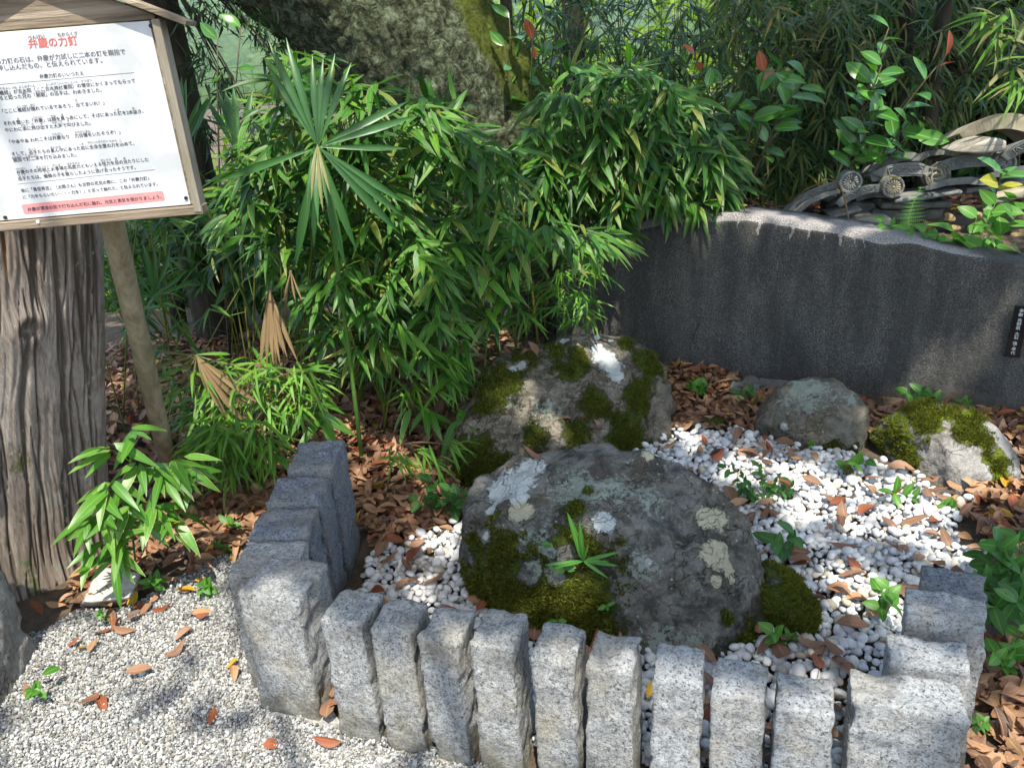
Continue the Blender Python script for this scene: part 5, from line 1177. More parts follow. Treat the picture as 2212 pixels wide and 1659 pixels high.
smalls = [((1510, 855), [(1500, 830), (1525, 835), (1510, 845)], .055, 5, T_ov, 'ov', 'weed', 'leafy seedling in the litter at the foot of the monument'), ((1610, 870), [(1600, 850), (1622, 845), (1610, 875)], .05, 4, T_ov, 'ov', 'weed_deep', 'dark leafy seedling beside the granite kerb pieces'),
    ((1990, 875), [(1960, 850), (1990, 845), (2010, 860), (2030, 865), (2000, 855)], .055, 4, T_ov, 'ov', 'weed', 'round-leaved weed behind the bright mossy boulder'), ((2085, 880), [(2080, 868), (2090, 875)], .04, 4, T_ov, 'ov', 'weed', 'small round-leaved weed between mossy boulder and monument'),
    ((1650, 1080), [(1570, 1010), (1600, 1040), (1640, 1010), (1660, 1050), (1690, 1030), (1620, 1070), (1700, 1060), (1660, 1080), (1590, 1060), (1720, 1050)], .042, 7, T_broad, 'broad', 'weed_deep', 'feathery dark seedling clump on the pebbles behind the large boulder'),
    ((1820, 1030), [(1825, 1010), (1850, 1000), (1870, 995)], .06, 3, T_ov, 'ov', 'weed', 'heart-leaved vine seedling on pebbles by the grey boulder'), ((1935, 1080), [(1930, 1065), (1960, 1070), (1990, 1080)], .07, 3, T_broad, 'broad', 'weed', 'long-leaved seedling on the pebbles before the mossy boulder'), ((2045, 1105), [(2040, 1090), (2060, 1095)], .04, 4, T_ov, 'ov', 'weed', 'little bright seedling at the pebble edge by the flat brown stone'),
    ((1695, 1225), [(1670, 1170), (1690, 1180), (1715, 1150)], .07, 3, T_ov, 'ov', 'weed_deep', 'jagged dark seedling on pebbles beside the large boulder'), ((1910, 1340), [(1905, 1280), (1930, 1300), (1900, 1310), (1920, 1270)], .055, 3, T_ov, 'ov', 'weed', 'round-leaved sapling alone in the white pebbles'), ((1690, 1400), [(1670, 1365), (1690, 1385), (1710, 1375)], .045, 4, T_ov, 'ov', 'weed', 'small toothed weed between boulder and mossy wedge stone'),
    ((960, 1120), [(930, 1070), (950, 1085), (985, 1075), (1000, 1095), (970, 1060), (900, 1080), (1000, 1060), (930, 1040)], .055, 4, T_ov, 'ov', 'weed_deep', 'heart-leaved creeper against the left side of the large boulder'), ((330, 1275), [(325, 1255), (345, 1250), (335, 1262)], .045, 3, T_ov, 'ov', 'weed', 'bright seedling on gravel before the pale flat stone'), ((445, 1280), [(440, 1265), (455, 1268)], .04, 4, T_ov, 'ov', 'weed', 'round seedling on the gravel beside the corner post'), ((495, 1150), [(490, 1130), (505, 1128)], .045, 3, T_ov, 'ov', 'weed', 'two-leaved seedling in litter behind the corner post'),
    ((75, 1505), [(72, 1490), (85, 1492)], .03, 4, T_ov, 'ov', 'weed', 'tiny bright seedling at the pedestal foot'), ((225, 1340), [(215, 1325), (235, 1330), (225, 1370)], .022, 7, T_ov, 'ov', 'weed', 'low tufted weed on the gravel edge'), ((480, 1190), [(470, 1175), (490, 1185), (500, 1200)], .02, 6, T_ov, 'ov', 'weed', 'fine tufted weed among litter near the corner post'), ((130, 1450), [(128, 1440)], .045, 1, T_ov, 'ov', 'weed', 'single grey green leaf sprout on the gravel by the pedestal')]
for bq, tips, L_, nl_, ts, ky, mt, lab in smalls:
    b = G(*bq); b = b+np.array([0, 0, .01]); Yb = b[1]
    stem_plant('seedling', lab, 'seedling', b, [PY(t[0], t[1], Yb-.02+rng.uniform(-.03, .03)) for t in tips], ts, ky, mt, L_, nl_, None, 'stem_green', .0016, 0, 1.0, 0, .9, .5)
# strap fern and tufts growing on the boulders
def tuft(name, label, cat, c, specs, tset, key, mat, group=None):
    root = thing(name, label, cat, c, group)
    for d, l in specs:
        Rr = frame(np.array(d, float), TOCAM+np.array([0, 0, .6]))[0]*l; o = obj('leaf', leaf_me(key, tset, mat)[int(rng.integers(len(tset)))], root); o.matrix_basis = place_mat(Rr, (0, 0, 0))
    return root
T_strap = leafset(lambda t: math.sin(math.pi*min(1, t**.8))**.5, .085, .11, 4, (.1, .3), (.05, .2), 8, 9)
c = onA(1260, 1212)
tuft('strap_fern', 'small strap-leaved fern growing in the moss of the large boulder', 'fern', c, [((-.2, -.2, 1), .17), ((-.05, -.3, 1), .15), ((-.9, -.5, .35), .12), ((-1, -.5, .2), .11), ((-.9, -.6, .3), .10), ((.8, -.4, .5), .11), ((.9, -.5, .15), .10), ((.7, -.5, .3), .08), ((.15, -.4, .9), .07), ((.5, -.6, -.05), .09)], T_strap, 'strap', 'fern')
for q, on_, lab in [((1190, 1175), onA, 'tiny green sprout in moss near the strap fern'), ((1220, 1228), onA, 'single green sprout below the strap fern'), ((1310, 1308), onA, 'green sprout at the edge of the moss on the boulder'), ((1610, 1400), onA, 'pale green sprout low on the large boulder'), ((1665, 1370), onA, 'pale green sprout at the right foot of the large boulder'), ((1205, 1340), onA, 'faint green sprout low in the boulder moss'), ((1755, 960), onC, 'tiny bright sprout on the grey boulder')]:
    c = on_(*q)
    if c is None: continue
    tuft('sprout', lab, 'sprout', c, [((rng.normal(0, 1), -.4, rng.normal(.2, .5)), rng.uniform(.02, .035)) for _ in range(4)], T_broad, 'broad', 'weed')
# fern before the tiles
fb = PY(1960, 512, 3.40); ft = PY(1990, 406, 3.46); fr2 = thing('fern', 'bright green feathered fern in front of the roof tiles', 'fern', fb)
cp = curve_pts(fb, ft, (-.02, 0, 0), 14); V, F = tube(cp-fb, np.linspace(.002, .001, 14), 5); obj('rachis', mesh('rachis', V, F, M['stem_green']), fr2)
for k in range(2, 14, 1):
    l = .085*(1-(k/14)**1.2)+.008
    for s in (-1, 1):
        pin = thing_part('pinna', fr2); d = unit(np.array([s, -.25, .12])); a = cp[k]
        for j in range(9):
            for s2_ in (-1, 1):
                pj = a+d*l*(j+.3)/9; dd = unit(d*.75+np.array([0, 0, s2_*1.0])); Rr = frame(dd, TOCAM)[0]*(.30*l*(1-j/10)*.42+.002); o = obj('leaflet', leaf_me('broad', T_broad, 'fern')[j % 6], pin); o.matrix_basis = place_mat(Rr, pj, fb)
# bare twig bending over the crest
tw = [PY(*q) for q in [(1705, 440, 3.9), (1740, 410, 3.85), (1790, 388, 3.8), (1812, 395, 3.75), (1825, 430, 3.7), (1832, 470, 3.66), (1834, 490, 3.64)]]
V, F = tube(np.array(tw)-tw[-1], np.linspace(.003, .005, 7), 7); tag(obj('dry_twig', mesh('dry_twig', V, F, M['twig']), loc=tw[-1]), 'bare brown twig arching over the tiles behind the monument', 'twig')

# long dried bamboo leaves and twigs in the litter
dry_t = leafset(lance, .13, .19, 4, (.1, .6), (-.1, .3), 6, 71); dry_me = [mesh('dried_leaf', *t_[:2], M['dead_pale'], True, t_[2]) for t_ in dry_t]
q = np.vstack([lit_leaves(litter_polys[k], dn, .03, None, 400+k, .02) for k, dn in ((0, 55), (1, 20), (3, 40), (5, 25))])
for p in q[:110]:
    Rr = lay_rot(1, .2)[0]*rng.uniform(.10, .17); o = obj('dried_leaf', dry_me[int(rng.integers(4))]); o.matrix_basis = place_mat(Rr, p-Rr[:, 0]*.5); tag(o, 'long tan dried bamboo leaf on the fallen leaves', 'leaf', 'dried bamboo leaves of the litter')
tw_ = []
for p in np.vstack([lit_leaves(litter_polys[k], 22, .035, None, 420+k, .01) for k in (0, 1, 3)]+[lit_leaves(bed, 9, .036, None, 440, .006)]):
    d_ = unit([rng.normal(), rng.normal(), rng.normal(0, .12)])*rng.uniform(.05, .16); tw_.append(tube([p-d_/2, p+rng.normal(0, .006, 3)*[1, 1, .2], p+d_/2], [.0016, .0014, .0009], 5))
V, F = join(tw_); o = obj('twig_litter', mesh('twig_litter', V, F, M['twig'])); o['kind'] = 'stuff'; tag(o, 'thin dry twigs scattered over leaves and pebbles', 'twigs')

# ------------------------------------------------------------------ old roof tiles on the earth wall
def tY(px): return 4.05-(px-1838)*(.30/332)
def band(pts_px, th_in, depth, mat, name, label, disc=None, panel=False, Yo=0.0, group='old roof tiles', mt_disc='tile', flat=0.0):
    """a curved clay tile: outline measured along its front edge, extruded backwards"""
    th = th_in*1.5; P = np.array([PY(px, py, tY(px)+Yo) for px, py in pts_px]); t = np.linspace(0, 1, len(P)); tt2 = np.linspace(0, 1, 26)
    C_ = np.stack([np.interp(tt2, t, P[:, k]) for k in range(3)], 1)
    for _ in range(3): C_[1:-1] = .5*C_[1:-1]+.25*(C_[:-2]+C_[2:])
    T_ = np.gradient(C_, axis=0); Nn = np.c_[-T_[:, 2], 0*T_[:, 0], T_[:, 0]]; Nn /= np.linalg.norm(Nn, axis=1, keepdims=True)
    th_ = np.full(26, th)*(1-.35*np.abs(np.linspace(-1, 1, 26))**3)
    lo = C_-Nn*th_[:, None]*.5; hi = C_+Nn*th_[:, None]*.5; bk = np.array([.10, .95, -.26+flat])*depth; bt = np.array([0, 0, .0])
    base = C_.mean(0); root = thing(name, label, 'tile', base, group)
    # the front lip is tall, the plate behind it thin
    pl = hi-Nn*.016
    V = np.vstack([lo, hi, hi+bk, pl+bk, pl+np.array([0, .02, 0]), lo+np.array([0, .02, 0])])-base; m = 26; F = []
    for a in range(6):
        b = (a+1) % 6
        for i in range(m-1): F.append((a*m+i, a*m+i+1, b*m+i+1, b*m+i))
    F = quad2tri(F)[:, ::-1]; caps = []
    for e, flip in ((0, 0), (m-1, 1)):
        r_ = [a*m+e for a in range(6)]; tri = [(r_[0], r_[1], r_[5]), (r_[1], r_[4], r_[5]), (r_[1], r_[2], r_[4]), (r_[2], r_[3], r_[4])]
        caps += [t_[::-1] if flip else t_ for t_ in tri]
    F = np.vstack([F, caps])
    bm = bmesh.new(); vv = [bm.verts.new(tuple(v)) for v in V+.0015*fbm(V*40, 3, 3)[:, None]]
    for f in F: bm.faces.new([vv[i] for i in f])
    bmesh.ops.recalc_face_normals(bm, faces=bm.faces[:]); me = bpy.data.meshes.new('body'); bm.to_mesh(me); bm.free(); me.materials.append(M[mat])
    body = obj('body', me, root)
    if panel:                                              # moulded scroll on the lip
        i0, i1 = 7, 22; y_ = np.array([0, -.003, 0]); sc = []
        fr_p = [C_[i]+Nn[i]*th*.30+y_-base for i in range(i0, i1)]+[C_[i]-Nn[i]*th*.30+y_-base for i in range(i1-1, i0-1, -1)]; fr_p.append(fr_p[0])
        sc.append(tube(fr_p, .0022, 5, False))
        ph_ = np.linspace(0, 1, 40); ci = i0+1+ph_*(i1-i0-3)
        cc = np.stack([np.interp(ci, np.arange(26), C_[:, k]) for k in range(3)], 1); cn_ = np.stack([np.interp(ci, np.arange(26), Nn[:, k]) for k in range(3)], 1)
        sc.append(tube(cc+cn_*(np.sin(ph_*15)*th*.17)[:, None]+y_-base, .0032, 5, False))
        for q in (.15, .36, .57, .78):
            ctr = cc[int(q*39)]+cn_[int(q*39)]*th*.06*(-1)**int(q*10); sp = np.linspace(0, 9, 22); tx = unit(T_[13]); sc.append(tube([ctr+y_-base+(tx*math.cos(a)+Nn[13]*math.sin(a))*(.001+.0011*a) for a in sp], .002, 5, False))
        V, F = join(sc); obj('scroll_moulding', mesh('scroll_moulding', V, F, M[mat]), body)
    if disc:
        (dx, dy), rpx, style, brk = disc; rpx *= 1.12; c = PY(dx, dy, tY(dx)+Yo-.02); rr = rpx*((c-CAM) @ _F)/FPX
        f = unit(CAM-c)*np.array([.35, 1, .25]); f = unit(f); u = unit(np.cross([0, 0, 1], f)); v = np.cross(f, u)
        n = 48; ang = np.arange(n)*2*math.pi/n; prof = [(1.0, -.05), (1.0, -.004), (.95, .004), (.78, .004), (.72, -.004), (.02, -.004)]
        cut = np.ones(n)
        if brk: cut = np.where(np.abs(((ang-2.2+math.pi) % (2*math.pi))-math.pi) < .75, .72+.1*np.sin(ang*9), 1.0)
        V = np.array([c-base+(u*math.cos(a)+v*math.sin(a))*rr*pr*cut[i]+f*h*1.3 for pr, h in prof for i, a in enumerate(ang)]); F = []
        for a in range(len(prof)-1):
            for i in range(n): F.append((a*n+i, a*n+(i+1) % n, (a+1)*n+(i+1) % n, (a+1)*n+i))
        dme = mesh('end_disc', V, np.array(F), M[mt_disc], True, attrs={'moss': np.clip(.30+.5*fbm(V*30, 2, 6), 0, 1), 'lichen': np.zeros(len(V)), 'crust': np.zeros(len(V)), 'pale': np.zeros(len(V))}); dme.polygons.foreach_set('use_smooth', np.zeros(len(F), bool))
        dobj = obj('end_disc', dme, root); sc = []
        if style == 'flower':
            for k in range(16):
                a = k*2*math.pi/16; d1 = u*math.cos(a)+v*math.sin(a); sc.append(tube([c-base+d1*rr*q+f*(-.003+.004*math.sin(q*3)) for q in (.16, .3, .45, .58, .66)], np.array([.03, .045, .065, .08, .03])*rr, 6))
            sc.append(tube([c-base-f*.006, c-base+f*.002], rr*.14, 14)); nm = 'flower_crest'
        else:
            for k in range(3):
                a0 = k*2*math.pi/3; sc.append(tube([c-base+(u*math.cos(a0+q*2.1)+v*math.sin(a0+q*2.1))*rr*(.22+.38*q)-f*.002 for q in np.linspace(0, 1, 14)], np.linspace(.13, .03, 14)*rr, 7))
            sc.append(tube([c-base+(u*math.cos(a)+v*math.sin(a))*rr*.68-f*.003 for a in np.linspace(0, 6.283, 30)], .025*rr, 5, False)); nm = 'comma_crest'
        V, F = join(sc); obj(nm, mesh(nm, V, F, M[mt_disc] if mt_disc == 'tile' else M['tile_tan']), dobj)
    return root
band([(1695, 480), (1720, 447), (1755, 420), (1790, 404), (1822, 396)], .030, .22, 'tile', 'eave_tile', 'dark eave tile with an unmarked scroll lip and a flower disc', ((1838, 394), 22, 'flower', False), True)
band([(1811, 444), (1835, 424), (1870, 410), (1912, 405)], .032, .2, 'tile', 'eave_tile', 'dark eave tile whose flower disc is tinged with moss', ((1930, 405), 21, 'flower', False), True, -.04, mt_disc='tile_moss')
band([(1882, 386), (1915, 372), (1950, 366), (1985, 366), (2008, 374)], .044, .22, 'tile', 'eave_tile', 'eave tile with a moulded scroll panel and a broken mossy disc', ((2026, 380), 24, 'comma', True), True, .02, mt_disc='tile_moss')
band([(2022, 368), (2050, 356), (2090, 347), (2125, 346), (2150, 350)], .042, .22, 'tile', 'eave_tile', 'eave tile with a moulded scroll panel and a three-comma disc', ((2170, 354), 22, 'comma', False), True, .02)
band([(2170, 342), (2195, 325), (2225, 310), (2260, 305)], .036, .2, 'tile', 'eave_tile', 'blue grey eave tile beyond the three-comma disc', None, True, -.03)
band([(1880, 374), (1905, 356), (1935, 342), (1965, 337), (1984, 343), (2007, 331)], .028, .22, 'tile', 'curved_tile', 'plain wavy roof tile lying on top of the eave tiles', None, False, .10)
band([(1700, 474), (1740, 440), (1790, 415)], .016, .2, 'tile', 'curved_tile', 'plain roof tile edge above the dark flower-disc tile', None, False, .12)
band([(2078, 296), (2110, 276), (2150, 263), (2190, 261), (2230, 272), (2260, 290)], .046, .28, 'tile_tan', 'ridge_tile', 'thick sun-bleached half round ridge tile topping the heap', None, False, .06)
for k_, (q_, t_, yo_, m_) in enumerate([([(1716, 464), (1750, 436), (1785, 420), (1815, 414)], .018, -.06, 'tile'), ([(1962, 348), (2000, 333), (2040, 328), (2078, 336)], .018, .14, 'tile'), ([(2058, 334), (2100, 320), (2140, 322), (2180, 336)], .020, .12, 'tile_tan'), ([(2000, 408), (2045, 394), (2090, 390), (2145, 396)], .022, -.02, 'tile'), ([(2140, 380), (2185, 369), (2240, 362)], .022, -.02, 'tile'), ([(1850, 432), (1885, 420), (1925, 424), (1960, 432)], .018, .05, 'tile')]):
    band(q_, t_, .22, m_, 'curved_tile', ['plain curved tile edge below the dark flower-disc tile', 'plain curved tile behind the wavy roof tile', 'sun-bleached curved tile under the grey wood chunk', 'dark curved tile below the three-comma eave tile', 'dark curved tile beneath the blue grey eave tile', 'small curved tile wedged behind the moss-tinged flower disc'][k_], None, False, yo_)
def slab(name, label, px, th, depth, mat, Yo, cat='stone', seed=0, group=None):
    P = [PY(a, b, tY(a)+Yo) for a, b in px]; pts = []
    for p in P:
        for dz in (0, -th):
            pts.append(p+np.array([0, 0, dz])); pts.append(p+np.array([.03, depth, dz]))
    return boulder(name, label, pts, M[mat], .008, 2, .003, seed, cat=cat, group=group)
slab('flat_tile', 'long flat roof tile under the mossy broken disc', [(1934, 432), (2000, 424), (2083, 411)], .02, .22, 'tile', -.06, 'tile', 71)
slab('flat_tile', 'dark flat tile lying beneath the fern', [(1905, 440), (1980, 440), (2060, 436)], .03, .25, 'slate', -.03, 'tile', 72)
slab('flat_tile', 'thin pale flat tile tilted above the monument crest', [(1795, 468), (1830, 460), (1863, 450)], .016, .2, 'tile', -.10, 'tile', 73)
slab('flat_stone', 'pale flat stone behind the monument crest', [(1815, 482), (1870, 470), (1925, 470), (1935, 495)], .08, .25, 'pale_slab', -.08, 'stone', 74)
slab('flat_tile', 'mossy flat tile beneath the blue grey eave tile', [(2150, 425), (2200, 412), (2260, 400)], .04, .25, 'tile_tan', -.05, 'tile', 75)
slab('flat_tile', 'weathered tile under the yellowing shrub', [(2090, 408), (2140, 402), (2230, 388)], .022, .25, 'tile', .02, 'tile', 76)
slab('wall_stone', 'dark flat stone bedded under the eave tiles', [(1885, 455), (1960, 458), (2040, 452)], .05, .25, 'slate', .0, 'stone', 77)
slab('wall_stone', 'dark stone below the flower-disc tile', [(1800, 448), (1850, 436), (1895, 440)], .06, .25, 'slate', .04, 'stone', 84)
r = np.random.default_rng(5)
for k, (px, py, w, h) in enumerate([(2045, 470, 38, 22), (2090, 450, 40, 20), (2010, 490, 34, 26), (2070, 500, 40, 24), (2120, 470, 44, 26), (2170, 460, 44, 26), (2215, 470, 44, 34), (2140, 500, 46, 30), (1960, 480, 40, 30), (2200, 510, 44, 30)]):
    Yk = tY(px)-.02; pts = [PY(px+r.uniform(-w, w)*.6, py+r.uniform(-h, h)*.6, Yk+r.uniform(0, .16)) for _ in range(14)]
    boulder('wall_stone', 'yellow brown rubble stone of the earth wall under the tiles', pts, M['clay'], .010, 3, .006, 80+k+9, cat='stone', group='rubble stones of the earth wall')
lp = [PY(a, b, 3.72) for a, b in [(2070, 330), (2110, 312), (2145, 300), (2172, 305), (2175, 325), (2120, 333)]]
boulder('log', 'chunk of grey weathered wood under the half round ridge tile', [p+np.array([0, d, 0]) for p in lp for d in (0, .16)], M['log'], .007, 2, .004, 91, cat='log', strata=.003)

# ------------------------------------------------------------------ leaning mossy tree
path = [PY(1085, 470, 4.9), PY(1060, 360, 4.85), PY(985, 220, 4.75), PY(880, 80, 4.65), PY(740, -60, 4.6), PY(560, -210, 4.55), PY(380, -420, 4.6)]
path[0][2] = float(gz(path[0][0], path[0][1]))-.05
path = np.array(path); t = np.linspace(0, 1, len(path)); tt_ = np.linspace(0, 1, 120); C_ = np.stack([np.interp(tt_, t, path[:, k]) for k in range(3)], 1)
for _ in range(60): C_[1:-1] = .5*C_[1:-1]+.25*(C_[:-2]+C_[2:])
rad = np.interp(tt_, [0, .15, .4, .6, 1], [.60, .50, .475, .47, .42])
V, F = tube(C_, rad, 160); Cn = np.vstack([np.repeat(C_, 160, 0), C_[[0, -1]]]); D_ = V-Cn; rl = np.linalg.norm(D_, axis=1, keepdims=True)+1e-6
V = V+D_/rl*(.035*fbm(V*5, 4, 61)+.018*fbm(V*22, 4, 62)+.010*fbm(V*60, 2, 63))[:, None]
mo_ = ss(.2, .75, (D_/rl)[:, 0]*.9+.25*(D_/rl)[:, 2]-.1)
lt = thing('leaning_tree', 'massive leaning tree trunk crusted with grey green lichen above the bamboo', 'tree', C_[0]); 
obj('trunk', mesh('trunk', V-C_[0], F, M['lichen_bark'], True, attrs={'moss': mo_}), lt)
# limbs and a crown above the view
r = np.random.default_rng(9); limbs = []; tops = []
for k in range(7):
    a = C_[-1]; b = a+np.array([r.uniform(-1.6, .6), r.uniform(-1.0, 2.0), r.uniform(1.2, 2.4)]); limbs.append(tube(curve_pts(a, b, (0, 0, .2), 6)-C_[0], np.linspace(.16, .04, 6), 8)); tops.append(b)
V, F = join(limbs); obj('limbs', mesh('limbs', V, F, M['lichen_bark'], True, attrs={'moss': np.zeros(len(V))}), lt)['kind'] = 'stuff'
def leaf_cloud(pts, tset, L, mat, root, base, name='foliage', up=(0, 0, 1), droop=0.0, jit=1.0):
    n = len(pts); d = rng.normal(0, 1, (n, 3))+np.array([0, 0, -droop]); R = frame(d, np.array(up)+rng.normal(0, .5*jit, (n, 3)))*rng.uniform(L[0], L[1], n)[:, None, None]; mg = Merge(); ki = rng.integers(0, len(tset), n)
    for k in range(len(tset)):
        i = np.where(ki == k)[0]
        if len(i): mg.add(tset[k], R[i], pts[i]-base, rng.random(len(i)))
    o = obj(name, mg.mesh(name, M[mat]), root); o['kind'] = 'stuff'; return o
T_sm = leafset(ellip, .42, .6, 4, (.1, .3), (0, .2), 3, 12)
pts = np.vstack([t_+r.normal(0, .55, (500, 3)) for t_ in tops]); leaf_cloud(pts, T_sm, (.08, .14), 'maple', lt, C_[0], 'crown')

# ------------------------------------------------------------------ an unseen tree added over the forecourt, its crown shaped to cast the dapples on the stones
LIT = [  # sunlit patches: picture place, distance, radius of the gap in the crown
    *[(x, y, None, rr_) for x, y, rr_ in [(60, 1450, .2), (200, 1470, .2), (330, 1400, .17), (120, 1600, .17), (330, 1560, .10), (560, 1640, .13), (740, 1640, .10), (420, 1640, .08), (250, 1340, .16), (400, 1330, .12), (470, 1400, .06),
      (620, 1080, .13), (520, 1150, .16), (420, 1210, .14), (600, 980, .12), (470, 1040, .15), (330, 1180, .14), (820, 960, .06), (860, 1010, .05), (960, 1180, .05),
      (1880, 1290, .11), (1830, 1240, .07), (1930, 1330, .06), (1790, 1060, .12), (1690, 1010, .08), (1590, 1010, .07), (1900, 1060, .10), (1990, 1130, .10), (2050, 1190, .07), (1730, 1090, .07), (1850, 1130, .06), (2060, 1080, .08), (1990, 1350, .05), (2170, 1560, .10), (2190, 1640, .08), (2195, 960, .12), (2190, 1060, .10), (1560, 840, .05), (900, 1290, .05), (1740, 1480, .05), (1460, 940, .05)]],
    *[(x, y, 2.08, .17) for x, y in [(60, 560), (120, 640), (60, 760), (140, 830), (60, 900), (190, 900), (120, 980), (180, 1060), (40, 1080), (170, 560)]], (270, 640, 2.4, .08), (290, 800, 2.5, .08), (330, 900, 2.6, .08),
    *[(x, y, 1.945, rr_) for x, y, rr_ in [(60, 130, .06), (200, 120, .07), (310, 200, .06), (250, 390, .06), (90, 340, .07), (330, 420, .07), (30, 250, .04), (170, 460, .06), (350, 320, .05), (100, 440, .05), (40, 30, .08), (300, 60, .04)]],
    *[(x, y, 2.06, .11) for x, y in [(180, 960), (260, 1000), (240, 1080), (320, 1080), (230, 1180), (380, 1110), (330, 980), (400, 1060)]],
    *[(x, y, 2.85, .13) for x, y in [(430, 830), (520, 820), (600, 830), (480, 900), (560, 920), (460, 960), (650, 860)]], (900, 810, 3.0, .07), (600, 640, 2.85, .08), (570, 700, 2.85, .06),
    *[(x, y, 1.5, rr_) for x, y, rr_ in [(520, 1330, .07), (570, 1420, .08), (620, 1480, .06), (560, 1250, .05), (700, 1420, .05), (740, 1520, .06)]], *[(x, y, yy, .045) for x, y, yy in [(850, 1500, 1.42), (930, 1430, 1.4), (960, 1560, 1.38), (1060, 1450, 1.36), (1090, 1560, 1.33), (1190, 1500, 1.3), (1210, 1600, 1.3), (1300, 1540, 1.28), (1330, 1620, 1.27), (1440, 1560, 1.23), (1480, 1640, 1.2), (1590, 1580, 1.18), (1720, 1600, 1.13), (1900, 1490, 1.12), (1960, 1510, 1.12), (1900, 1580, 1.1), (2060, 1500, 1.2)]],
    (1240, 1300, 1.85, .05), (1230, 1350, 1.83, .045), (1250, 1180, 1.9, .04), (1120, 1340, 1.87, .03), (1300, 770, 3.05, .06), (1240, 750, 3.15, .06), (1130, 850, 2.9, .06), (1190, 940, 2.75, .05), (1080, 880, 2.9, .05), (1220, 1010, 2.55, .03),
    (2080, 930, 2.5, .10), (2040, 980, 2.45, .08), (1950, 960, 2.6, .06), (2140, 1000, 2.4, .06), (2150, 1060, 2.4, .05),
    (1640, 485, 3.45, .08), (1540, 490, 3.5, .09), (1750, 490, 3.3, .07), (1450, 510, 3.6, .08), (1850, 505, 3.2, .05), (2190, 610, 2.98, .06), (2000, 760, 3.05, .05), (1980, 800, 3.05, .05), (2130, 760, 2.98, .04), (2060, 700, 3.02, .04), (1390, 740, 3.75, .05),
    (2150, 275, 3.8, .16), (2100, 310, 3.75, .12), (2040, 360, 3.85, .13), (1990, 375, 3.9, .10), (2150, 420, 3.6, .14), (2100, 500, 3.4, .15), (2180, 480, 3.35, .15), (1980, 450, 3.5, .10), (2010, 430, 3.6, .08), (2190, 390, 3.6, .12), (1920, 110, 4.0, .10), (2040, 120, 3.9, .06), (1930, 270, 3.95, .10),
    (1330, 490, 3.05, .08), (1250, 500, 3.0, .05), (1240, 640, 3.3, .06), (640, 140, 3.3, .08), (980, 250, 3.5, .10), (840, 330, 3.1, .08), (760, 600, 2.8, .06), (870, 150, 4.4, .20), (960, 260, 4.4, .22), (820, 60, 4.3, .18), (620, 830, 2.9, .08), (560, 200, 3.4, .12), (1300, 180, 3.9, .06), (1480, 250, 3.9, .05), (900, 550, 2.9, .05), (690, 300, 2.82, .06)]
def light_uv(P):                                         # where the sun's ray through P meets the level z = 0
    P = np.atleast_2d(P); return P[:, :2]-P[:, 2:3]*(SUN[:2]/SUN[2])
gaps = []
for x, y, yy, rr_ in LIT:
    p = G(x, y, .02) if yy is None else PY(x, y, yy)
    if yy is not None and 3.1 < yy < 3.7 and 1380 < x < 1900 and 480 < y < 520: p = plane_hit(x, y, mo0+.06*mn, mn)
    if yy is not None and 2.9 < yy < 3.8 and 1380 < x < 2200 and y > 480: rr_ = rr_*.8-.01 if y < 520 else (rr_*.6-.035 if x < 1950 else rr_*.8)
    sc_ = .42 if yy == 1.945 else (.6 if yy is None and x > 1500 else (.55 if yy is None and x < 800 and y > 1280 else 1.1))
    gaps.append((*light_uv(p)[0], rr_*sc_+.07))
gaps = np.array(gaps)
r = np.random.default_rng(77)
nc = 9000; cu_ = np.c_[r.uniform(-3.0, 4.6, nc), r.uniform(.2, 7.0, nc)]
hgt = r.uniform(4.4, 7.0, nc)
ctr = np.c_[cu_+hgt[:, None]*(SUN[:2]/SUN[2]), hgt]
ex = []  # extra leaf clusters aimed to shade the monument, boulders and posts
for _ in range(900): ex.append(mo0+mr*r.uniform(-.4, 2.2)+np.array([0, 0, r.uniform(0, .62)]))
for _ in range(500): ex.append(PY(r.uniform(1030, 1640), r.uniform(1000, 1400), r.uniform(1.75, 2.05)))
for _ in range(250): ex.append(PY(r.uniform(1010, 1440), r.uniform(730, 1000), r.uniform(2.8, 3.1)))
for _ in range(150): ex.append(G(r.uniform(600, 760), r.uniform(960, 1220), .36))
ex = light_uv(np.array(ex)); hx_ = r.uniform(4.4, 7.0, len(ex)); ctr = np.vstack([ctr, np.c_[ex+hx_[:, None]*(SUN[:2]/SUN[2]), hx_]]); nc = len(ctr)
m = 9; lp_ = (ctr[:, None, :]+r.normal(0, .11, (nc, m, 3))).reshape(-1, 3)
uvp = light_uv(lp_)
d = np.full(len(uvp), 9.0)
for g_ in gaps: d = np.minimum(d, np.hypot(uvp[:, 0]-g_[0], uvp[:, 1]-g_[1])/g_[2])
thin = fbm(np.c_[uvp*1.6, np.zeros(len(uvp))], 3, 5)
keep = (d > 1.0+.10*r.normal(size=len(d))) & ((thin < .45) | (np.arange(len(d)) >= 9000*9)) & ~((uvp[:, 0] < -.6) & (uvp[:, 1] < 2.1) & (fbm(np.c_[uvp*9, np.zeros(len(uvp))], 2, 31) < -.12))
keep &= ~((uvp[:, 0] > -1.5) & (uvp[:, 0] < .62) & (uvp[:, 1] > 3.35) & (uvp[:, 1] < 5.3) & (fbm(np.c_[uvp*3.2, np.zeros(len(uvp))], 3, 91) < .06))
lp_ = lp_[keep]
sb = np.array([.9, -3.4, 0]); st = thing('unseen_shade_tree', 'unseen broadleaf tree with its crown shaped to shade the forecourt', 'tree', sb)
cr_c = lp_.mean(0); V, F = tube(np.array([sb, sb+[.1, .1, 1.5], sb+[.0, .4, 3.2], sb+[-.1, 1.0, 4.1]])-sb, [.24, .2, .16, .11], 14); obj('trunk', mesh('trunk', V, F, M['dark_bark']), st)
limbs = []
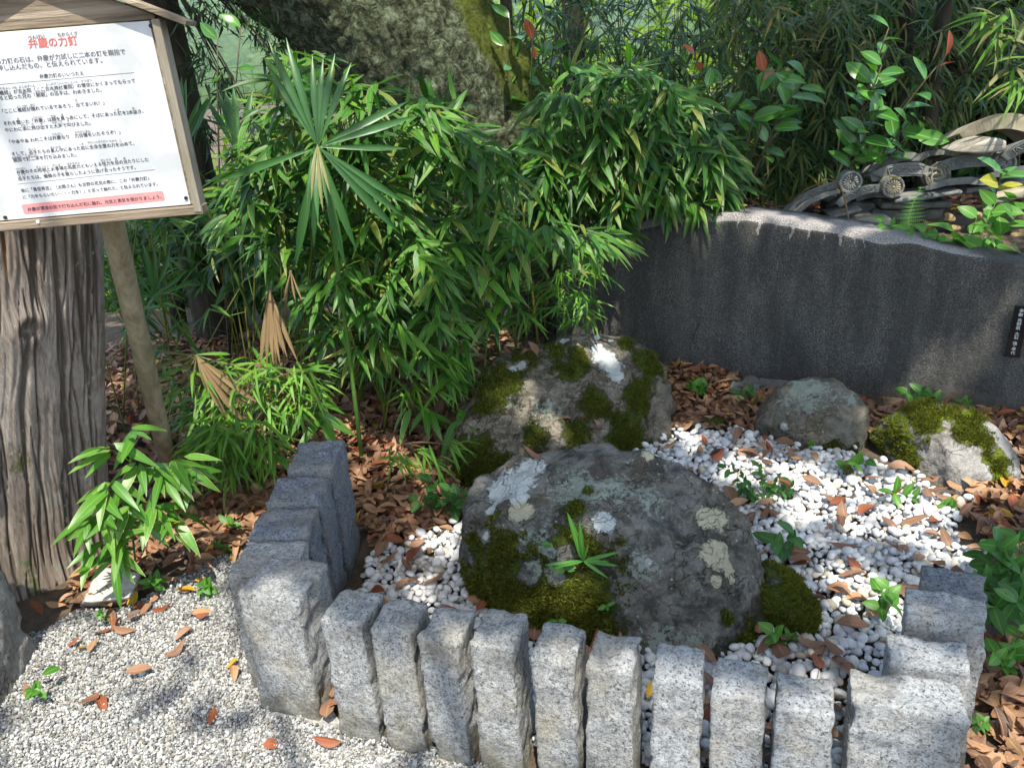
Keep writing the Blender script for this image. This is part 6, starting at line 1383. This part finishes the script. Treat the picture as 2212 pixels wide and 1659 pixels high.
for k in range(9):
    e = lp_[r.integers(len(lp_))]; a = (sb+[.0, .4, 3.2])*(1-(k % 5)/6)+(sb+[-.1, 1.0, 4.1])*((k % 5)/6); limbs.append(tube(curve_pts(a, e, (0, 0, .3), 8)-sb, np.linspace(.03, .005, 8), 6))
V, F = join(limbs); obj('limbs', mesh('limbs', V, F, M['dark_bark']), st)['kind'] = 'stuff'
T_can = leafset(ellip, .5, .68, 4, (.1, .3), (0, .2), 2, 14)
leaf_cloud(lp_, T_can, (.085, .13), 'maple', st, sb, 'crown', up=tuple(SUN), jit=1.0)

# ------------------------------------------------------------------ wire fence and what grows along it
fa, fb_ = np.array([-2.2, 5.35, 0]), np.array([4.6, 4.75, 0]); fd = unit(fb_-fa); FL = np.linalg.norm(fb_-fa)
fence = thing('wire_fence', 'black square-mesh wire fence behind the bamboo and roof tiles', 'fence', fa)
wv = []; wh = []; cell = .075
for k in range(int(FL/cell)):
    p = fd*k*cell; p = p+np.array([0, 0, float(gz(*(fa+p)[:2]))]); wv.append(tube([p, p+[0, 0, 1.5]], .0016, 4, False))
for k in range(21): wh.append(tube([np.array([0, 0, k*cell+.02]), fd*FL+np.array([0, 0, k*cell+.02])], .0016, 4, False))
V, F = join(wv); obj('upright_wires', mesh('upright_wires', V, F, M['wire']), fence)['kind'] = 'stuff'
V, F = join(wh); obj('cross_wires', mesh('cross_wires', V, F, M['wire']), fence)['kind'] = 'stuff'
for k in range(4):
    p = fd*(.3+k*2.0); V, F = tube([p+[0, .02, -.1], p+[0, .02, 1.6]], .022, 10); obj('fence_post', mesh('fence_post', V, F, M['wire']), fence)
s9 = seeds([(1560, -30), (2240, -30), (2240, 230), (2080, 250), (2060, 300), (1900, 330), (1840, 380), (1700, 440), (1640, 430), (1580, 330), (1540, 200)], (4.5, 5.6), 520, 11, front_bias=1.0)
b9 = [(1.7, 5.3), (2.1, 5.3), (2.5, 5.2), (2.9, 5.2), (3.3, 5.1), (1.4, 5.5), (3.7, 5.3), (2.3, 5.5)]
thicket('thin olive bamboo drooping over the wire fence', 'olive bamboo along the fence', b9, s9, T_thin, 'thin', ['bamboo_olive', 'bamboo_deep'], 40, L=(.12, .22), droop=.5, matp=[.62, .38], rad=.006, stem_mat='stem_brown', nodes=False)
s10 = seeds([(2110, 20), (2230, 0), (2230, 190), (2150, 150)], (3.4, 3.9), 10, 12)
thicket('bright thin bamboo spray reaching in beside the half round ridge tile', 'bright bamboo spray', [(2.75, 3.9)], s10, T_thin, 'thin', ['bamboo_lime', 'bamboo_olive'], 60, L=(.14, .22), droop=.5, matp=[.6, .4])
s11 = seeds([(1100, -20), (1560, -20), (1560, 190), (1400, 160), (1250, 120), (1150, 160)], (4.9, 6.2), 120, 13, front_bias=1.0)
thicket('thin dark bamboo behind the wire fence between trunks', 'dark bamboo behind the fence', [(.5, 5.9), (.9, 5.8), (1.3, 5.9)], s11, T_thin, 'thin', ['bamboo_deep', 'bamboo_olive'], 0, L=(.12, .22), droop=.5, matp=[.8, .2], stem_mat='stem_brown', nodes=False)
# dark trunks
for (px0, px1, Yt, lab) in [(250, 362, 4.3, 'dark shaded cedar trunk behind the notice board roof'), (1215, 1262, 6.4, 'slim dark cedar trunk behind the bamboo clump'), (1955, 1990, 4.9, 'slim reddish dark trunk rising behind the roof tiles'), (1080, 1105, 6.0, 'thin dark trunk beside the leaning mossy tree'), (2035, 2065, 4.6, 'bare grey stem of the tall shrub by the fence')]:
    a, b = PY(px0, 0, Yt), PY(px1, 0, Yt); rr_ = np.linalg.norm(b-a)/2; c = (a+b)/2; zb = float(gz(c[0], c[1]))-.1
    n_ = 60; pth = np.array([(c[0], Yt+rr_, zb+(5.5-zb)*k/n_) for k in range(n_+1)]); V, F = tube(pth, np.linspace(rr_*1.15, rr_*.8, n_+1), 40)
    ctr_ = np.vstack([np.repeat(pth, 40, 0), pth[[0, -1]]]); D_ = V-ctr_; V = V+D_*(.10*fbm(V*np.array([14, 14, 2]), 4, int(px0)))[:, None]
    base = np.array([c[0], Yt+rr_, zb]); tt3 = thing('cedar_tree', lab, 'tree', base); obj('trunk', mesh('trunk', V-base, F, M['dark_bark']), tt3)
    pts = []
    for k in range(26):
        z_ = r.uniform(1.2, 5.2) if Yt > 5 else r.uniform(2.6, 5.4); a_ = r.uniform(0, 6.283); ln = r.uniform(.5, 1.4); e = np.array([c[0]+math.cos(a_)*ln, Yt+math.sin(a_)*ln, z_-.25*ln])
        for q in range(34): pts.append(np.array([c[0], Yt, z_])*(1-(q/34))+e*(q/34)+r.normal(0, .07, 3))
    leaf_cloud(np.array(pts), leafset(lance, .12, .2, 3, (.1, .2), (.1, .4), 2, 33), (.08, .16), 'needle', tt3, base, 'crown', droop=.9)
# hanging dark sprays left of the leaning trunk
pts = []
for (x, y, w, h) in [(420, 30, 60, 40), (500, 20, 60, 40), (560, 60, 40, 40), (430, 130, 35, 60), (600, 130, 30, 50), (480, 180, 20, 30), (440, 280, 15, 30), (540, 250, 20, 25), (640, 180, 30, 40)]:
    for _ in range(110): pts.append(PY(x+r.normal(0, w*.45), y+r.normal(0, h*.5), r.uniform(4.0, 4.9)))
sp = np.array([-2.0, 4.7, float(gz(-2.0, 4.7))]); hs = thing('conifer', 'dark conifer with hanging sprays against the far hillside', 'tree', sp)
V, F = tube(np.array([sp, sp+[.1, 0, 1.2], sp+[.25, 0, 2.6]])-sp, [.05, .04, .02], 8); obj('trunk', mesh('trunk', V, F, M['dark_bark']), hs)
br = [tube(curve_pts(sp+[.2, 0, 2.0], p, (0, 0, .15), 6)-sp, np.linspace(.012, .003, 6), 5) for p in np.array(pts)[::70]]
V, F = join(br); obj('branches', mesh('branches', V, F, M['dark_bark']), hs)['kind'] = 'stuff'
leaf_cloud(np.array(pts), leafset(lance, .10, .16, 3, (.1, .2), (.1, .4), 3, 35), (.05, .11), 'needle', hs, sp, 'crown', droop=.8)

# ------------------------------------------------------------------ sunlit trees below the fence, far hillside
r = np.random.default_rng(21)
for k, (x, y, zc, rr_) in enumerate([(-5.0, 9.5, .0, 1.3), (-3.2, 9.0, -.3, 1.2), (-1.6, 9.5, -.1, 1.4), (.2, 10, .1, 1.5), (2.0, 9.5, .0, 1.5), (3.8, 9.0, .1, 1.5), (5.6, 8.8, .2, 1.5), (7.2, 8.5, .4, 1.5), (1.0, 12.5, 1.2, 1.8), (3.6, 12.5, 1.3, 1.8), (6.4, 12, 1.4, 1.8), (-2.6, 13, -.3, 1.6), (8.8, 11.5, 1.5, 1.8), (4.6, 15, 2.0, 2.0), (8.0, 15.5, 2.2, 2.2)]):
    zb = float(gz(x, y)); base = np.array([x, y, zb]); tt4 = thing('broadleaf_tree', 'sunlit yellow green tree on the slope beyond the wire fence', 'tree', base, 'sunlit trees beyond the fence')
    V, F = tube(np.array([base, (x+.1, y, (zb+zc)/2), (x, y+.1, zc+.4*rr_)])-base, [.13, .1, .04], 8); obj('trunk', mesh('trunk', V, F, M['dark_bark']), tt4)
    cl = r.normal(0, 1, (42, 3)); cl /= np.linalg.norm(cl, axis=1, keepdims=True); cl = cl*rr_*r.uniform(.35, 1, (42, 1))*np.array([1, 1, 1.05])+np.array([x, y, zc])
    pts = (cl[:, None, :]+r.normal(0, .2, (42, 46, 3))).reshape(-1, 3); leaf_cloud(pts, T_sm, (.10, .18), 'far_leaf', tt4, base, 'crown')
for k, (x, y, zc, rr_) in enumerate([(1.6, 7.0, .4, .9), (2.9, 7.2, .5, 1.1), (4.4, 6.9, .6, 1.2), (5.9, 6.8, .9, 1.2), (3.6, 7.8, 1.6, 1.1), (5.2, 8.0, 1.9, 1.2), (2.6, 6.2, 1.4, .8), (3.6, 6.1, 1.5, .9), (4.5, 6.0, 1.6, .9), (3.1, 6.0, .6, .8), (4.0, 5.9, .7, .8), (-1.9, 6.2, -.1, .8), (-.8, 6.4, .0, .8), (-2.9, 6.4, -.3, .8)]):
    zb = float(gz(x, y)); base = np.array([x, y, zb]); tt4 = thing('evergreen_shrub', 'dark evergreen shrub close behind the wire fence', 'shrub', base, 'dark evergreens behind the fence')
    V, F = tube(np.array([base, (x+.1, y, (zb+zc)/2), (x, y+.1, zc+.4*rr_)])-base, [.09, .07, .03], 8); obj('trunk', mesh('trunk', V, F, M['dark_bark']), tt4)
    cl = r.normal(0, 1, (56, 3)); cl /= np.linalg.norm(cl, axis=1, keepdims=True); cl = cl*rr_*r.uniform(.2, 1, (56, 1))*np.array([1, .7, 1.15])+np.array([x, y, zc])
    pts = (cl[:, None, :]+r.normal(0, .17, (56, 44, 3))).reshape(-1, 3); leaf_cloud(pts, T_sm, (.09, .17), 'maple', tt4, base, 'crown', droop=.4)
# hillside
def hz(x, y):
    d = np.hypot(x, y); return -14+110*ss(300, 1000, d)+9*fbm(np.c_[np.ravel(x)*.012, np.ravel(y)*.012, np.zeros(np.size(x))], 4, 2).reshape(np.shape(x))
th = np.linspace(math.radians(-75), math.radians(75), 90); rd = np.geomspace(70, 1300, 50); TH, RD = np.meshgrid(th, rd); hx, hy = RD*np.sin(TH), RD*np.cos(TH); hv = np.c_[hx.ravel(), hy.ravel(), hz(hx, hy).ravel()]
ii, jj = np.meshgrid(np.arange(49), np.arange(89), indexing='ij'); a_ = (ii*90+jj).ravel()
struct('hillside', mesh('hillside', hv, np.c_[a_, a_+1, a_+91, a_+90], M['forest']))
iv, if_ = ico(1); mg = Merge()
thh = np.concatenate([r.uniform(math.radians(-28), math.radians(-10), 6500), r.uniform(math.radians(-60), math.radians(60), 1500)]); rdd = np.concatenate([r.uniform(260, 720, 6500), r.uniform(260, 720, 1500)]); x, y = rdd*np.sin(thh), rdd*np.cos(thh)
for k in range(5):
    tv_ = iv*(1+.55*fbm(iv*2.6+k*7, 3, k)[:, None])*np.array([1, 1, 1.2]); i = np.arange(k, len(x), 5); s_ = r.uniform(2.6, 5.2, len(i))
    mg.add((tv_, if_, np.zeros((len(iv), 2))), rand_rot(len(i))*s_[:, None, None], np.c_[x[i], y[i], hz(x[i], y[i])+s_*.6], r.random(len(i)))
o = obj('far_forest', mg.mesh('far_forest', M['forest'])); o['kind'] = 'stuff'; tag(o, 'hazy forest covering the far hillside', 'forest')

# ------------------------------------------------------------------ summer haze
t_ = NT('pale_haze'); pv_ = t_.n('VolumePrincipled', {'Color': (.80, .90, 1.0, 1), 'Density': .00035, 'Anisotropy': .3}); t_.t.links.new(pv_, t_.out.inputs[1])
V, F = box(0, 450, 47, 3400, 1900, 146); hzo = obj('haze', mesh('haze', V, F, t_.m, False)); hzo['kind'] = 'stuff'; tag(hzo, 'pale summer haze over the far hillside', 'haze')
